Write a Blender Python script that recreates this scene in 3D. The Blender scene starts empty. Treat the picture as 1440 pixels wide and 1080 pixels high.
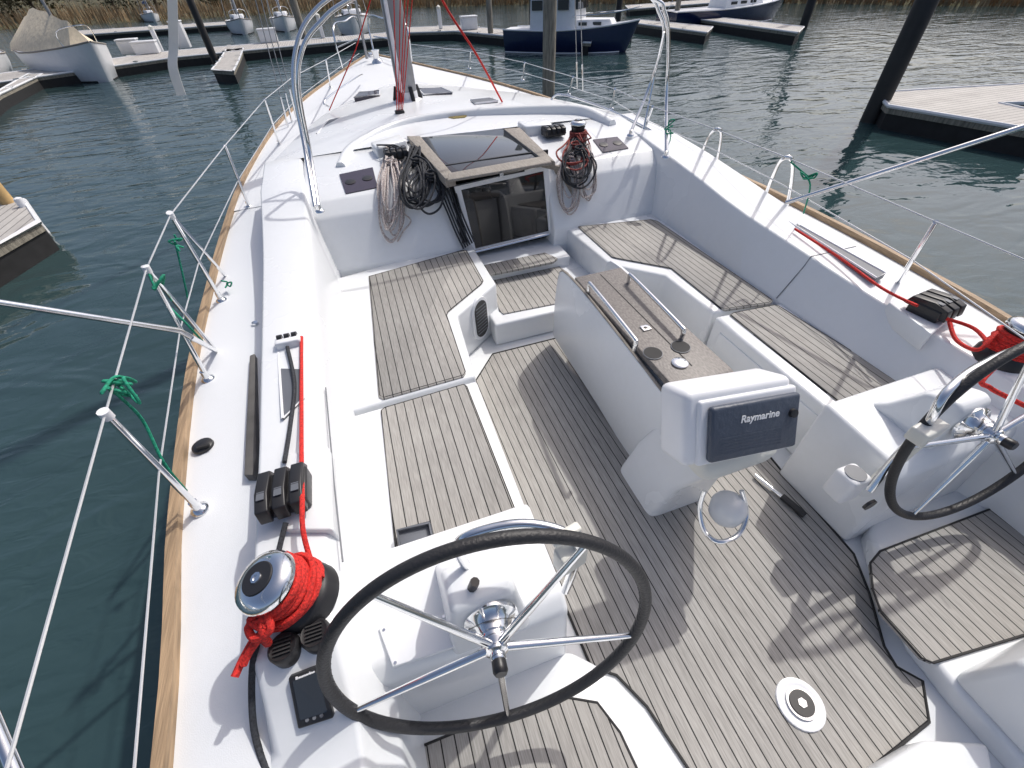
import bpy, bmesh, math, random
from mathutils import Vector, Matrix
random.seed(7)
R=math.radians
S=bpy.context.scene; C=S.collection
# ---------------------------------------------------------------- camera
F_PX=600.0; V1=(438.0,-20.0); SL=-0.055; CAMZ=2.1
Fc=Vector((V1[0]-720,540-V1[1],-F_PX)).normalized()
Uc=Vector((1,-SL,0)).cross(Fc).normalized()
if Uc.y<0: Uc=-Uc
Rc=Fc.cross(Uc).normalized()
ROT=Matrix((Rc,Fc,Uc))
CP=Vector((0,0,CAMZ))
cd=bpy.data.cameras.new('camera'); cam=bpy.data.objects.new('camera',cd); C.objects.link(cam)
cd.sensor_width=36; cd.lens=F_PX/1440*36; cd.clip_start=.02; cd.clip_end=5000
cam.matrix_world=Matrix.Translation(CP)@ROT.to_4x4(); S.camera=cam
def ray(u,v): return ROT@Vector((u-720,540-v,-F_PX))
def P(u,v,z):
    d=ray(u,v); return CP+d*((z-CAMZ)/d.z)
def PX(u,v,x):
    d=ray(u,v); return CP+d*(x/d.x)
def PY(u,v,y):
    d=ray(u,v); return CP+d*(y/d.y)
WZ=-0.8
# ---------------------------------------------------------------- world / sun
sv=Vector((.66,.40,1.05)).normalized()
w=bpy.data.worlds.new('World'); S.world=w; w.use_nodes=True
nt=w.node_tree; bg=nt.nodes['Background']; sky=nt.nodes.new('ShaderNodeTexSky'); sky.sky_type='NISHITA'; sky.sun_disc=False
sky.sun_elevation=math.asin(sv.z); sky.sun_rotation=math.atan2(sv.x,sv.y); sky.dust_density=5; sky.air_density=.75; sky.ozone_density=1.0
nt.links.new(sky.outputs[0],bg.inputs[0]); bg.inputs[1].default_value=.15
sd=bpy.data.lights.new('sun','SUN'); sd.energy=2.55; sd.angle=R(1.0); sd.color=(1,.975,.925)
so=bpy.data.objects.new('sun',sd); C.objects.link(so); so.rotation_euler=(-sv).to_track_quat('-Z','Y').to_euler()
S.view_settings.view_transform='Standard'; S.view_settings.look='None'; S.view_settings.exposure=0
# ---------------------------------------------------------------- materials
def nd(t,k,**kw):
    n=t.nodes.new(k)
    for a,b in kw.items(): setattr(n,a,b)
    return n
def mat(name,col,rough=.4,metal=0,var=.06,scale=6,bump=0,bscale=60,coat=0,col2=None,stretch=None,trans=0,bd=.01):
    m=bpy.data.materials.new(name); m.use_nodes=True; t=m.node_tree; p=t.nodes['Principled BSDF']
    p.inputs['Roughness'].default_value=rough; p.inputs['Metallic'].default_value=metal
    p.inputs['Coat Weight'].default_value=coat; p.inputs['Transmission Weight'].default_value=trans
    g=nd(t,'ShaderNodeNewGeometry'); src=g.outputs['Position']
    if stretch:
        mp=nd(t,'ShaderNodeMapping'); mp.inputs['Scale'].default_value=stretch; t.links.new(src,mp.inputs[0]); src=mp.outputs[0]
    n=nd(t,'ShaderNodeTexNoise'); n.inputs['Scale'].default_value=scale; n.inputs['Detail'].default_value=5; t.links.new(src,n.inputs['Vector'])
    r=nd(t,'ShaderNodeValToRGB'); c=Vector(col); a=c*(1-var); b=c*(1+var) if not col2 else Vector(col2)
    r.color_ramp.elements[0].position=.3; r.color_ramp.elements[1].position=.7
    r.color_ramp.elements[0].color=(*a,1); r.color_ramp.elements[1].color=(*[min(1,x) for x in b],1)
    t.links.new(n.outputs['Fac'],r.inputs[0]); t.links.new(r.outputs[0],p.inputs['Base Color'])
    if bump:
        n2=nd(t,'ShaderNodeTexNoise'); n2.inputs['Scale'].default_value=bscale; n2.inputs['Detail'].default_value=3; t.links.new(src,n2.inputs['Vector'])
        bn=nd(t,'ShaderNodeBump'); bn.inputs['Strength'].default_value=bump; bn.inputs['Distance'].default_value=bd
        t.links.new(n2.outputs['Fac'],bn.inputs['Height']); t.links.new(bn.outputs[0],p.inputs['Normal'])
    return m
def gel(name,col,rough,nonskid=False):
    m=bpy.data.materials.new(name); m.use_nodes=True; t=m.node_tree; p=t.nodes['Principled BSDF']; L=t.links
    g=nd(t,'ShaderNodeNewGeometry')
    n=nd(t,'ShaderNodeTexNoise'); n.inputs['Scale'].default_value=.9; n.inputs['Detail'].default_value=5; n.inputs['Roughness'].default_value=.55; L.new(g.outputs['Position'],n.inputs['Vector'])
    n2=nd(t,'ShaderNodeTexNoise'); n2.inputs['Scale'].default_value=22; n2.inputs['Detail'].default_value=5; n2.inputs['Roughness'].default_value=.7; L.new(g.outputs['Position'],n2.inputs['Vector'])
    mu=nd(t,'ShaderNodeMath',operation='MULTIPLY_ADD'); L.new(n2.outputs['Fac'],mu.inputs[0]); mu.inputs[1].default_value=.45; L.new(n.outputs['Fac'],mu.inputs[2])
    r=nd(t,'ShaderNodeValToRGB'); c=Vector(col); r.color_ramp.elements[0].position=.45; r.color_ramp.elements[1].position=.78
    d=Vector((c.x*.955,c.y*.955,c.z*.94)); r.color_ramp.elements[0].color=(*d,1); r.color_ramp.elements[1].color=(*c,1)
    L.new(mu.outputs[0],r.inputs[0]); L.new(r.outputs[0],p.inputs['Base Color'])
    rr=nd(t,'ShaderNodeMapRange'); rr.inputs['To Min'].default_value=rough-.06; rr.inputs['To Max'].default_value=rough+.10; L.new(n.outputs['Fac'],rr.inputs['Value']); L.new(rr.outputs[0],p.inputs['Roughness'])
    if nonskid:
        bn=nd(t,'ShaderNodeBump'); v=nd(t,'ShaderNodeTexVoronoi'); v.inputs['Scale'].default_value=300; L.new(g.outputs['Position'],v.inputs['Vector']); L.new(v.outputs['Distance'],bn.inputs['Height']); bn.inputs['Strength'].default_value=.2; bn.inputs['Distance'].default_value=.0015
        L.new(bn.outputs[0],p.inputs['Normal'])
    return m
def teak(name,spacing=.05,axis='X',ca=(.28,.268,.25),cb=(.455,.44,.415),off=0,seamw=.10,seam=(.012,.012,.012)):
    m=bpy.data.materials.new(name); m.use_nodes=True; t=m.node_tree; p=t.nodes['Principled BSDF']; L=t.links
    p.inputs['Roughness'].default_value=.75
    g=nd(t,'ShaderNodeNewGeometry'); sp=nd(t,'ShaderNodeSeparateXYZ'); L.new(g.outputs['Position'],sp.inputs[0])
    d=nd(t,'ShaderNodeMath',operation='MULTIPLY_ADD'); L.new(sp.outputs[axis],d.inputs[0]); d.inputs[1].default_value=1/spacing; d.inputs[2].default_value=100+off
    fr=nd(t,'ShaderNodeMath',operation='FRACT'); L.new(d.outputs[0],fr.inputs[0])
    fl=nd(t,'ShaderNodeMath',operation='FLOOR'); L.new(d.outputs[0],fl.inputs[0])
    wn=nd(t,'ShaderNodeTexWhiteNoise',noise_dimensions='1D'); L.new(fl.outputs[0],wn.inputs['W'])
    lt=nd(t,'ShaderNodeMath',operation='LESS_THAN'); L.new(fr.outputs[0],lt.inputs[0]); lt.inputs[1].default_value=seamw
    mp=nd(t,'ShaderNodeMapping'); L.new(g.outputs['Position'],mp.inputs[0]); mp.inputs['Scale'].default_value=(110,6,20) if axis=='X' else (6,110,20)
    n=nd(t,'ShaderNodeTexNoise'); n.inputs['Scale'].default_value=2.2; n.inputs['Detail'].default_value=6; L.new(mp.outputs[0],n.inputs['Vector'])
    n3=nd(t,'ShaderNodeTexNoise'); n3.inputs['Scale'].default_value=2.5; n3.inputs['Detail'].default_value=5; L.new(g.outputs['Position'],n3.inputs['Vector'])
    ad=nd(t,'ShaderNodeMath',operation='MULTIPLY_ADD'); L.new(wn.outputs['Value'],ad.inputs[0]); ad.inputs[1].default_value=.13; L.new(n.outputs['Fac'],ad.inputs[2])
    ad2=nd(t,'ShaderNodeMath',operation='MULTIPLY_ADD'); L.new(n3.outputs['Fac'],ad2.inputs[0]); ad2.inputs[1].default_value=.45; L.new(ad.outputs[0],ad2.inputs[2])
    r=nd(t,'ShaderNodeValToRGB'); r.color_ramp.elements[0].position=.38; r.color_ramp.elements[1].position=.95
    r.color_ramp.elements[0].color=(*[x*.82 for x in ca],1); r.color_ramp.elements[1].color=(*cb,1)
    sc=nd(t,'ShaderNodeMath',operation='MULTIPLY'); L.new(ad2.outputs[0],sc.inputs[0]); sc.inputs[1].default_value=.82
    L.new(sc.outputs[0],r.inputs[0])
    mx=nd(t,'ShaderNodeMix',data_type='RGBA'); L.new(lt.outputs[0],mx.inputs[0]); L.new(r.outputs[0],mx.inputs[6]); mx.inputs[7].default_value=(*seam,1)
    L.new(mx.outputs[2],p.inputs['Base Color'])
    bn=nd(t,'ShaderNodeBump'); bn.inputs['Strength'].default_value=.5; bn.inputs['Distance'].default_value=.002
    s2=nd(t,'ShaderNodeMath',operation='SUBTRACT'); L.new(n.outputs['Fac'],s2.inputs[0]); L.new(lt.outputs[0],s2.inputs[1]); L.new(s2.outputs[0],bn.inputs['Height']); L.new(bn.outputs[0],p.inputs['Normal'])
    return m
M={}
M['gel']=gel('white_gelcoat',(.745,.765,.785),.24)
M['deck']=gel('nonskid_deck',(.70,.72,.745),.5,True)
M['cream']=mat('cream_plastic',(.66,.655,.60),.4)
M['teak']=teak('weathered_teak')
M['teakdock']=teak('dock_boards',.14,'X',(.36,.34,.32),(.56,.54,.51),seamw=.08)
M['teakdock2']=teak('dock_boards_cross',.14,'Y',(.36,.34,.32),(.56,.54,.51),seamw=.08)
M['rail']=mat('rail_teak',(.34,.235,.14),.6,var=.3,scale=3,stretch=(20,1.2,20),bump=.3,bscale=8)
M['post']=mat('tan_post',(.45,.30,.13),.8,var=.25,scale=5,bump=.4,bscale=12)
M['wood']=mat('grey_wood_trim',(.27,.245,.215),.7,var=.22,scale=4,stretch=(25,4,25),bump=.3,bscale=8)
M['batten']=mat('dark_batten',(.10,.095,.09),.8,var=.3,scale=8)
M['woodtop']=mat('table_wood',(.165,.15,.14),.5,var=.36,scale=70,stretch=(1.6,.7,1),bump=.4,bscale=90,bd=.003)
M['steel']=mat('stainless_steel',(.8,.81,.82),.12,metal=1,var=.04)
M['alu']=mat('mast_aluminium',(.32,.33,.35),.4,metal=.7)
M['black']=mat('black_plastic',(.018,.018,.02),.4)
M['leather']=mat('black_leather',(.02,.02,.022),.5,bump=.5,bscale=130,bd=.004)
M['rubber']=mat('dark_rubber',(.02,.02,.021),.75,var=.3)
M['cover']=mat('charcoal_cover',(.06,.075,.105),.45,bump=.3,bscale=50)
M['glass']=mat('tinted_glass',(.035,.04,.045),.04,coat=.6)
M['glassd']=mat('door_glass',(.020,.019,.019),.03,coat=.5,var=.4,scale=2.5)
M['port']=mat('port_glass',(.05,.04,.06),.08)
M['red']=mat('red_rope',(.55,.022,.016),.8,var=.45,scale=150,bump=.9,bscale=220,bd=.004)
M['redmix']=mat('red_flecked_rope',(.24,.013,.012),.85,var=.5,scale=130,col2=(.45,.12,.1),bump=.9,bscale=220,bd=.004)
M['dkrope']=mat('dark_rope',(.03,.033,.04),.85,var=.6,scale=150,bump=.8,bscale=220,bd=.004)
M['whrope']=mat('speckled_rope',(.28,.17,.15),.85,scale=130,col2=(.70,.68,.66),var=.3,bump=.8,bscale=220,bd=.004)
M['grrope']=mat('green_rope',(.01,.24,.14),.8,var=.5,scale=140)
M['wire']=mat('lifeline_wire',(.66,.67,.68),.3,metal=.5)
M['white']=mat('white_plastic',(.77,.78,.80),.3,var=.03)
M['letter']=mat('white_lettering',(.85,.85,.85),.5)
M['gold']=mat('gold_emblem',(.42,.33,.12),.4,metal=.5)
M['grey']=mat('grey_plastic',(.12,.13,.15),.5)
M['canvas']=mat('beige_canvas',(.72,.62,.46),.9,var=.12,bump=.5,bscale=5,bd=.05)
M['navy']=mat('navy_hull',(.012,.02,.07),.12,coat=.5)
M['bluec']=mat('blue_canvas',(.03,.08,.22),.9)
M['pilew']=mat('weathered_pile',(.24,.22,.18),.9,var=.4,scale=3,stretch=(8,8,1),bump=.6,bscale=8,bd=.03)
M['pilek']=mat('black_pile',(.012,.012,.013),.55,var=.4,scale=3)
M['float']=mat('black_float',(.012,.012,.013),.7,var=.4)
M['strap']=mat('white_strap',(.75,.74,.7),.8)
M['leaf']=mat('leaf',(.05,.06,.02),.8,var=.6,scale=1.2,col2=(.12,.10,.045))
M['leafd']=mat('leaf_dark',(.025,.045,.018),.8,var=.5,scale=1.5,col2=(.06,.07,.03))
M['bark']=mat('bark',(.1,.08,.06),.9,var=.4)
M['reed']=mat('dry_reed',(.32,.22,.12),.9,var=.4,scale=1.5)
M['earth']=mat('bank_earth',(.10,.08,.045),.95,var=.5,scale=.6,col2=(.09,.09,.04))
M['clear']=mat('clear_plastic',(.85,.87,.89),.12,trans=.4,var=.02)
# water
m=bpy.data.materials.new('harbour_water'); m.use_nodes=True; t=m.node_tree; p=t.nodes['Principled BSDF']; L=t.links
p.inputs['Roughness'].default_value=.05; p.inputs['IOR'].default_value=1.45
g=nd(t,'ShaderNodeNewGeometry'); mp=nd(t,'ShaderNodeMapping'); mp.inputs['Scale'].default_value=(1,1.9,1); mp.inputs['Rotation'].default_value=(0,0,.35); L.new(g.outputs['Position'],mp.inputs[0])
n1=nd(t,'ShaderNodeTexNoise'); n1.inputs['Scale'].default_value=.75; n1.inputs['Detail'].default_value=2; n1.inputs['Distortion'].default_value=.8
n2=nd(t,'ShaderNodeTexNoise'); n2.inputs['Scale'].default_value=3.4; n2.inputs['Detail'].default_value=2; n2.inputs['Distortion'].default_value=.8
n3=nd(t,'ShaderNodeTexNoise'); n3.inputs['Scale'].default_value=.16; n3.inputs['Detail'].default_value=2
for n in (n1,n2,n3): L.new(mp.outputs[0],n.inputs['Vector'])
ms=nd(t,'ShaderNodeMapRange'); ms.inputs['From Min'].default_value=.35; ms.inputs['From Max'].default_value=.65; ms.inputs['To Min'].default_value=.06; ms.inputs['To Max'].default_value=.28; L.new(n3.outputs['Fac'],ms.inputs['Value'])
a=nd(t,'ShaderNodeMath',operation='MULTIPLY_ADD'); L.new(n2.outputs['Fac'],a.inputs[0]); L.new(ms.outputs[0],a.inputs[1]); L.new(n1.outputs['Fac'],a.inputs[2])
bn=nd(t,'ShaderNodeBump'); bn.inputs['Strength'].default_value=.45; bn.inputs['Distance'].default_value=.16; L.new(a.outputs[0],bn.inputs['Height']); L.new(bn.outputs[0],p.inputs['Normal'])
r=nd(t,'ShaderNodeValToRGB'); r.color_ramp.elements[0].color=(.020,.044,.046,1); r.color_ramp.elements[1].color=(.036,.068,.074,1); L.new(n3.outputs['Fac'],r.inputs[0]); L.new(r.outputs[0],p.inputs['Base Color'])
M['water']=m
# ---------------------------------------------------------------- mesh helpers
def cat(pts,n=6,closed=False):
    pts=[Vector(q) for q in pts]; out=[]; N=len(pts)
    if N<3: return pts
    rng=range(N if closed else N-1)
    for i in rng:
        if closed: p0,p1,p2,p3=pts[i-1],pts[i],pts[(i+1)%N],pts[(i+2)%N]
        else: p0=pts[max(i-1,0)];p1=pts[i];p2=pts[i+1];p3=pts[min(i+2,N-1)]
        for k in range(n):
            s=k/n; out.append(.5*((2*p1)+(p2-p0)*s+(2*p0-5*p1+4*p2-p3)*s*s+(3*p1-p0-3*p2+p3)*s**3))
    if not closed: out.append(pts[-1])
    return out
class MB:
    def __init__(s): s.v=[]; s.f=[]
    def add(s,vs,fs):
        o=len(s.v); s.v+=[tuple(q) for q in vs]; s.f+=[tuple(i+o for i in f) for f in fs]; return s
    def prism(s,top,zb):
        n=len(top); top=[Vector(q) for q in top]
        bot=[Vector((q.x,q.y,zb)) for q in top] if not isinstance(zb,(list,tuple)) else [Vector(q) for q in zb]
        return s.add(top+bot,[tuple(range(n)),tuple(range(2*n-1,n-1,-1))]+[(i,i+n,(i+1)%n+n,(i+1)%n) for i in range(n)])
    def box(s,c,d,rot=None):
        c=Vector(c); q=[]
        for z in (1,-1):
            for x,y in ((-1,-1),(1,-1),(1,1),(-1,1)):
                v=Vector((x*d[0]/2,y*d[1]/2,z*d[2]/2)); q.append(c+(rot@v if rot else v))
        return s.add(q,[(0,1,2,3),(7,6,5,4)]+[(i,i+4,(i+1)%4+4,(i+1)%4) for i in range(4)])
    def tube(s,path,r,n=8,closed=False):
        path=[Vector(q) for q in path]; N=len(path); vs=[]; prev=None
        for i,q in enumerate(path):
            if closed: d=path[(i+1)%N]-path[i-1]
            else: d=path[min(i+1,N-1)]-path[max(i-1,0)]
            if d.length<1e-9: d=Vector((0,0,1))
            d.normalize()
            if prev is None:
                a=Vector((0,0,1)) if abs(d.z)<.9 else Vector((1,0,0)); x=d.cross(a).normalized()
            else:
                x=prev-d*prev.dot(d)
                if x.length<1e-6: x=d.orthogonal()
                x.normalize()
            prev=x; y=d.cross(x); rr=r[i] if isinstance(r,list) else r
            for k in range(n):
                an=2*math.pi*k/n; vs.append(q+x*math.cos(an)*rr+y*math.sin(an)*rr)
        fs=[]
        for i in range(N if closed else N-1):
            j=(i+1)%N
            for k in range(n): fs.append((i*n+k,i*n+(k+1)%n,j*n+(k+1)%n,j*n+k))
        if not closed: fs+=[tuple(range(n-1,-1,-1)),tuple(range((N-1)*n,N*n))]
        return s.add(vs,fs)
    def lathe(s,base,prof,n=28,rot=None):
        base=Vector(base); vs=[]
        for r,z in prof:
            for k in range(n):
                a=2*math.pi*k/n; v=Vector((r*math.cos(a),r*math.sin(a),z)); vs.append(base+(rot@v if rot else v))
        m=len(prof); fs=[(i*n+k,i*n+(k+1)%n,(i+1)*n+(k+1)%n,(i+1)*n+k) for i in range(m-1) for k in range(n)]
        fs+=[tuple(range(n-1,-1,-1)),tuple(range((m-1)*n,m*n))]
        return s.add(vs,fs)
    def loft(s,secs,caps=False):
        n=len(secs[0]); vs=[q for c in secs for q in c]
        fs=[(i*n+k,i*n+k+1,(i+1)*n+k+1,(i+1)*n+k) for i in range(len(secs)-1) for k in range(n-1)]
        if caps: fs+=[tuple(range(n)),tuple(range((len(secs)-1)*n,len(secs)*n))]
        return s.add(vs,fs)
    def build(s,name,m,parent=None,bevel=0,seg=3,ang=45,flat=False,label=None,local=False,bang=22):
        me=bpy.data.meshes.new(name); me.from_pydata(s.v,[],s.f); bm=bmesh.new(); bm.from_mesh(me)
        bmesh.ops.remove_doubles(bm,verts=bm.verts,dist=1e-5)
        bmesh.ops.recalc_face_normals(bm,faces=bm.faces)
        if bevel:
            es=[e for e in bm.edges if len(e.link_faces)==2 and e.calc_face_angle(0)>R(bang)]
            try: bmesh.ops.bevel(bm,geom=es,offset=bevel,offset_type='OFFSET',segments=seg,profile=.5,affect='EDGES',clamp_overlap=True)
            except Exception as ex: print('bevel',name,ex)
        bm.to_mesh(me); bm.free()
        if not flat: me.shade_smooth(); me.set_sharp_from_angle(angle=R(ang))
        me.materials.append(M[m]); o=bpy.data.objects.new(name,me); C.objects.link(o)
        if parent:
            o.parent=parent
            if not local: bpy.context.view_layer.update(); o.matrix_parent_inverse=parent.matrix_world.inverted()
        if label: o['label']=label
        return o
def tag(o,label,cat_,group=None):
    o['label']=label; o['category']=cat_
    if group: o['group']=group
    return o
def thing(name,label,cat_,loc=(0,0,0),rz=0,group=None):
    o=bpy.data.objects.new(name,None); C.objects.link(o); o.location=loc; o.rotation_euler=(0,0,rz); o.empty_display_size=.1
    bpy.context.view_layer.update(); return tag(o,label,cat_,group)
def struct(o): o['kind']='structure'; return o
def lerp(tab,y):
    if y<=tab[0][0]: return tab[0][1:]
    for a,b in zip(tab,tab[1:]):
        if y<=b[0]:
            k=(y-a[0])/(b[0]-a[0]); return tuple(p+(q-p)*k for p,q in zip(a[1:],b[1:]))
    return tab[-1][1:]
# ================================================================ YACHT
Y=thing('sailing_yacht','white sailing yacht filling the foreground, teak cockpit with twin black wheels and centre table','yacht',(1.1,4,WZ))
def xc(y): return 1.10-.025*max(0,y-3)
RAIL=[(-1.6,1.86,.56),(.4,2.02,.58),(1.3,2.15,.6),(2.5,2.27,.61),(4,2.29,.63),(5.5,2.22,.66),(7.4,1.95,.71),(9,1.5,.77),(10.4,.98,.82),(11.6,.5,.87),(12.2,.22,.9),(12.6,.03,.92)]
rs=cat([(a,b,c) for a,b,c in RAIL],5); RAILF=[tuple(q) for q in rs]
def hb(y): return lerp(RAILF,y)
ys=[q[0] for q in RAILF]
mb=MB(); secs=[]
for y in ys:
    h,z=hb(y); f=min(1,h/1.2); c=xc(y); side=[(h,z-.02),(h-.015,z-.25),(h-.08*f,-.3),(h*(1-.14),-.8),(h*.6,-1.15),(0,-1.35)]
    secs.append([(c-s_,y,zz) for s_,zz in side]+[(c+s_,y,zz) for s_,zz in side[::-1][1:]])
mb.loft(secs); mb.add(secs[0],[tuple(range(len(secs[0])))])
mb.build('hull','gel',Y)
for sd_ in (-1,1):
    secs=[]
    for y in ys:
        h,z=hb(y); c=xc(y); hh=max(h,.03)
        secs.append([Vector((c+sd_*s_,y,zz)) for s_,zz in ((hh+.010,z-.025),(hh+.010,z+.03),(hh-.026,z+.03),(hh-.026,z-.03),(hh+.010,z-.025))])
    MB().loft(secs,True).build('toe_rail','rail',Y)
COL=[(-1.6,1.62,1.40,.54,1.34),(.28,1.71,1.50,.56,1.42),(.36,1.715,1.50,.598,1.42),(.56,1.735,1.51,.745,1.42),(.72,1.745,1.51,.755,1.44),(1.3,1.77,1.53,.76,1.47),(2.5,1.83,1.54,.80,1.47),(3.4,1.85,1.54,.90,1.46),(3.9,1.86,1.54,.96,1.47),(4.6,1.85,1.54,.99,1.5)]
COR=[(-1.6,1.66,1.40,.54,1.34),(.28,1.78,1.50,.56,1.42),(.36,1.79,1.49,.58,1.40),(.56,1.80,1.46,.675,1.36),(.72,1.81,1.46,.68,1.35),(1.3,1.85,1.49,.68,1.35),(2.5,1.9,1.50,.76,1.36),(3.4,1.9,1.52,.88,1.40),(3.9,1.88,1.53,.94,1.44),(4.6,1.84,1.53,.99,1.5)]
for sd_,tab in ((-1,COL),(1,COR)):
    tt=[tuple(q) for q in tab]; secs=[]; secd=[]
    yy=sorted(set([-1.6,-.6,.28,.36,.46,.56,.72]+[.9+.25*k for k in range(15)]+[4.6]))
    for y in yy:
        co,ci,zc,ss=lerp(tt,y); h,z=hb(y); c=xc(y)
        secs.append([Vector((c+sd_*s_,y,zz)) for s_,zz in ((co+.03,z-.1),(co+.03,z),(co,zc),(ci,zc+.004),(ci-.02,zc-.06),(ss,.43),(ss-.02,-.02))])
        secd.append([Vector((c+sd_*s_,y,zz)) for s_,zz in ((h-.02,z-.01),(h-.1,z),(co+.02,z+.004))])
    MB().loft(secs,True).build('coaming','gel',Y,bevel=.014,seg=3,ang=38,bang=24)
    MB().loft(secd).build('side_deck','deck',Y)
    if sd_>0:
        y=1.80; co,ci,zc,ss=lerp(tt,y); c=xc(y); MB().tube([Vector((c+sd_*s_,y,zz)) for s_,zz in ((co+.0,zc+.001),(ci,zc+.005),(ci-.02,zc-.058),(ss,.44))],.0028,5).build('moulding_seam','grey',Y)
secs=[]
for k in range(30):
    y=2.4+1.9*k/29; co=lerp([tuple(q) for q in COL],y)[0]; h,z=hb(y); secs.append(Vector((xc(y)-co-.065,y,z+.001)))
MB().tube(secs,.006,6).build('deck_joint','white',Y)
secs=[]
for i in range(30):
    y=4.55+8.0*i/29; h,z=hb(y); c=xc(y); secs.append([Vector((c+k*(h-.01),y,z+.02*(1-k*k)*2)) for k in (-1,-.6,-.2,.2,.6,1)])
MB().loft(secs).build('foredeck','deck',Y)
CR=[(4.55,1.88,1.84,1.54,.985,1.02),(5.0,1.84,1.72,1.44,.995,1.045),(5.6,1.74,1.56,1.30,.995,1.06),(6.5,1.50,1.30,1.04,.975,1.04),(7.6,1.12,.92,.70,.915,.98),(8.6,.74,.52,.36,.845,.89),(9.3,.38,.22,.12,.79,.80)]
secs=[]
for i in range(30):
    y=4.55+4.75*i/29; s0,sA,s1,z1,z2=lerp(CR,y); z=hb(y)[1]; c=xc(y)
    half=[(s0,z),(sA,z1-.035 if i else z1),(s1,z1+.008),(s1*.6,(z1+2*z2)/3),(0,z2)]
    secs.append([Vector((c-a,y,b)) for a,b in half]+[Vector((c+a,y,b)) for a,b in half[::-1][1:]])
MB().loft(secs).build('coachroof','gel',Y,ang=30)
prof=[(3.40,0),(3.40,.44),(3.58,.80),(3.70,.89),(4.15,.965),(4.6,.995),(4.6,0)]
def surf(u,v,off=.0):
    d=ray(u,v)
    for (a,b) in zip(prof[1:5],prof[2:6]):
        n_=Vector((0,-(b[1]-a[1]),b[0]-a[0])).normalized(); p0=Vector((0,a[0],a[1]))+n_*off
        k=(p0-CP).dot(n_)/d.dot(n_); h=CP+d*k
        if a[1]-.06<=h.z<=b[1]+off+.012: return h
    return P(u,v,1.0+off)
def xprism(mb_,x0,x1,pr):
    n=len(pr); return mb_.add([(x0,a,b) for a,b in pr]+[(x1,a,b) for a,b in pr],[tuple(range(n)),tuple(range(2*n-1,n-1,-1))]+[(i,(i+1)%n,(i+1)%n+n,i+n) for i in range(n)])
xprism(MB(),-.46,.66,prof).build('cabin_bulkhead','gel',Y,bevel=.02,ang=50)
xprism(MB(),1.50,2.66,prof).build('cabin_bulkhead','gel',Y,bevel=.02,ang=50)
arc=cat([P(478,232,.985),P(497,203,1.02),P(560,172,1.06),P(650,157,1.08),P(760,150,1.08),P(820,152,1.06),P(862,172,1.0)],6)
secs=[]
for i,q in enumerate(arc):
    d=(arc[min(i+1,len(arc)-1)]-arc[max(i-1,0)]); n_=Vector((-d.y,d.x,0)).normalized()
    secs.append([q+n_*a+Vector((0,0,b)) for a,b in ((-.06,-.09),(-.04,0),(-.02,.02),(.02,.02),(.04,-.01),(.07,-.09))])
MB().loft(secs,True).build('spray_hood_lip','gel',Y,ang=70)
em=MB(); pe=P(645,166,1.04)
for k in range(4): em.prism([pe+Vector((-.10+.012*k,.030-k*.018,.016)),pe+Vector((.10-.012*k,.030-k*.018,.016)),pe+Vector((.10-.012*k,.018-k*.018,.016)),pe+Vector((-.10+.012*k,.018-k*.018,.016))],pe.z-.03)
for sx in (-1,1): em.prism([pe+Vector((0,.04,.016)),pe+Vector((sx*.03,.07,.016)),pe+Vector((sx*.11,.12,.016)),pe+Vector((sx*.06,.055,.016))],pe.z-.03)
em.build('emblem','gold',Y)
MB().box((1.1,1.0,-.05),(2.7,5.2,.1)).build('cockpit_moulding','gel',Y)
sole=[(.385,.36),(.372,1.2),(.375,2.19),(.60,2.46),(1.72,2.46),(1.92,2.25),(1.90,1.5),(1.82,.8),(1.79,.36),(1.70,.2),(1.57,.02),(1.55,-.05),(1.60,-.12),(1.50,-.22),(.62,-.3),(.575,-.05),(.53,.17),(.47,.3)]
so_=MB().prism([(x,y,.008) for x,y in sole],-.01).build('cockpit_sole','teak',Y,label='weathered grey teak cockpit floor')
MB().tube([Vector((x,y,.0085)) for x,y in sole],.006,6,True).build('sole_caulking','rubber',so_)
lp=[(-.6,.5),(.20,.46),(.32,.42),(.40,.34),(.45,.2),(.50,0),(.54,-.25),(.54,-.7),(-.6,-.7)]
MB().prism([(x,y,.10) for x,y in lp],-.01).build('helm_platform','gel',Y,bevel=.025)
rp=[(2.75,.5),(1.98,.46),(1.88,.40),(1.80,.30),(1.73,.15),(1.64,-.02),(1.62,-.2),(1.62,-.7),(2.75,-.7)]
MB().prism([(x,y,.10) for x,y in rp],-.01).build('helm_platform','gel',Y,bevel=.025)
lt_=[P(548,1068,.11),P(640,1030,.11),P(792,980,.11),P(840,988,.11),P(872,1030,.11),P(905,1100,.11),P(905,1180,.11),P(480,1200,.11),P(500,1100,.11)]
hs_=MB().prism(lt_,.09).build('helm_sole','teak',Y); MB().tube([q+Vector((0,0,-.001)) for q in lt_],.005,6,True).build('sole_caulking','rubber',hs_)
rt=[P(1224,792,.11),P(1238,775,.11),P(1400,713,.11),P(1560,690,.11),P(1560,850,.11),P(1440,893,.11),P(1312,932,.11),P(1296,925,.11),P(1240,862,.11),P(1228,830,.11)]
hs_=MB().prism(rt,.09).build('helm_sole','teak',Y); MB().tube([q+Vector((0,0,-.001)) for q in rt],.005,6,True).build('sole_caulking','rubber',hs_)
xprism(MB(),1.64,2.85,[(-.14,.09),(-.16,.40),(-.22,.44),(-.75,.44),(-.75,.09)]).build('helm_seat','gel',Y,bevel=.03)
xprism(MB(),-.6,.42,[(-.24,.09),(-.26,.40),(-.32,.44),(-.75,.44),(-.75,.09)]).build('helm_seat','gel',Y,bevel=.03)
MB().prism([P(1225,1085,.12),P(1300,1040,.12),P(1392,1045,.12),P(1420,1200,.12),P(1200,1200,.12)],-.01).build('transom_step','gel',Y,bevel=.02)
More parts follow.
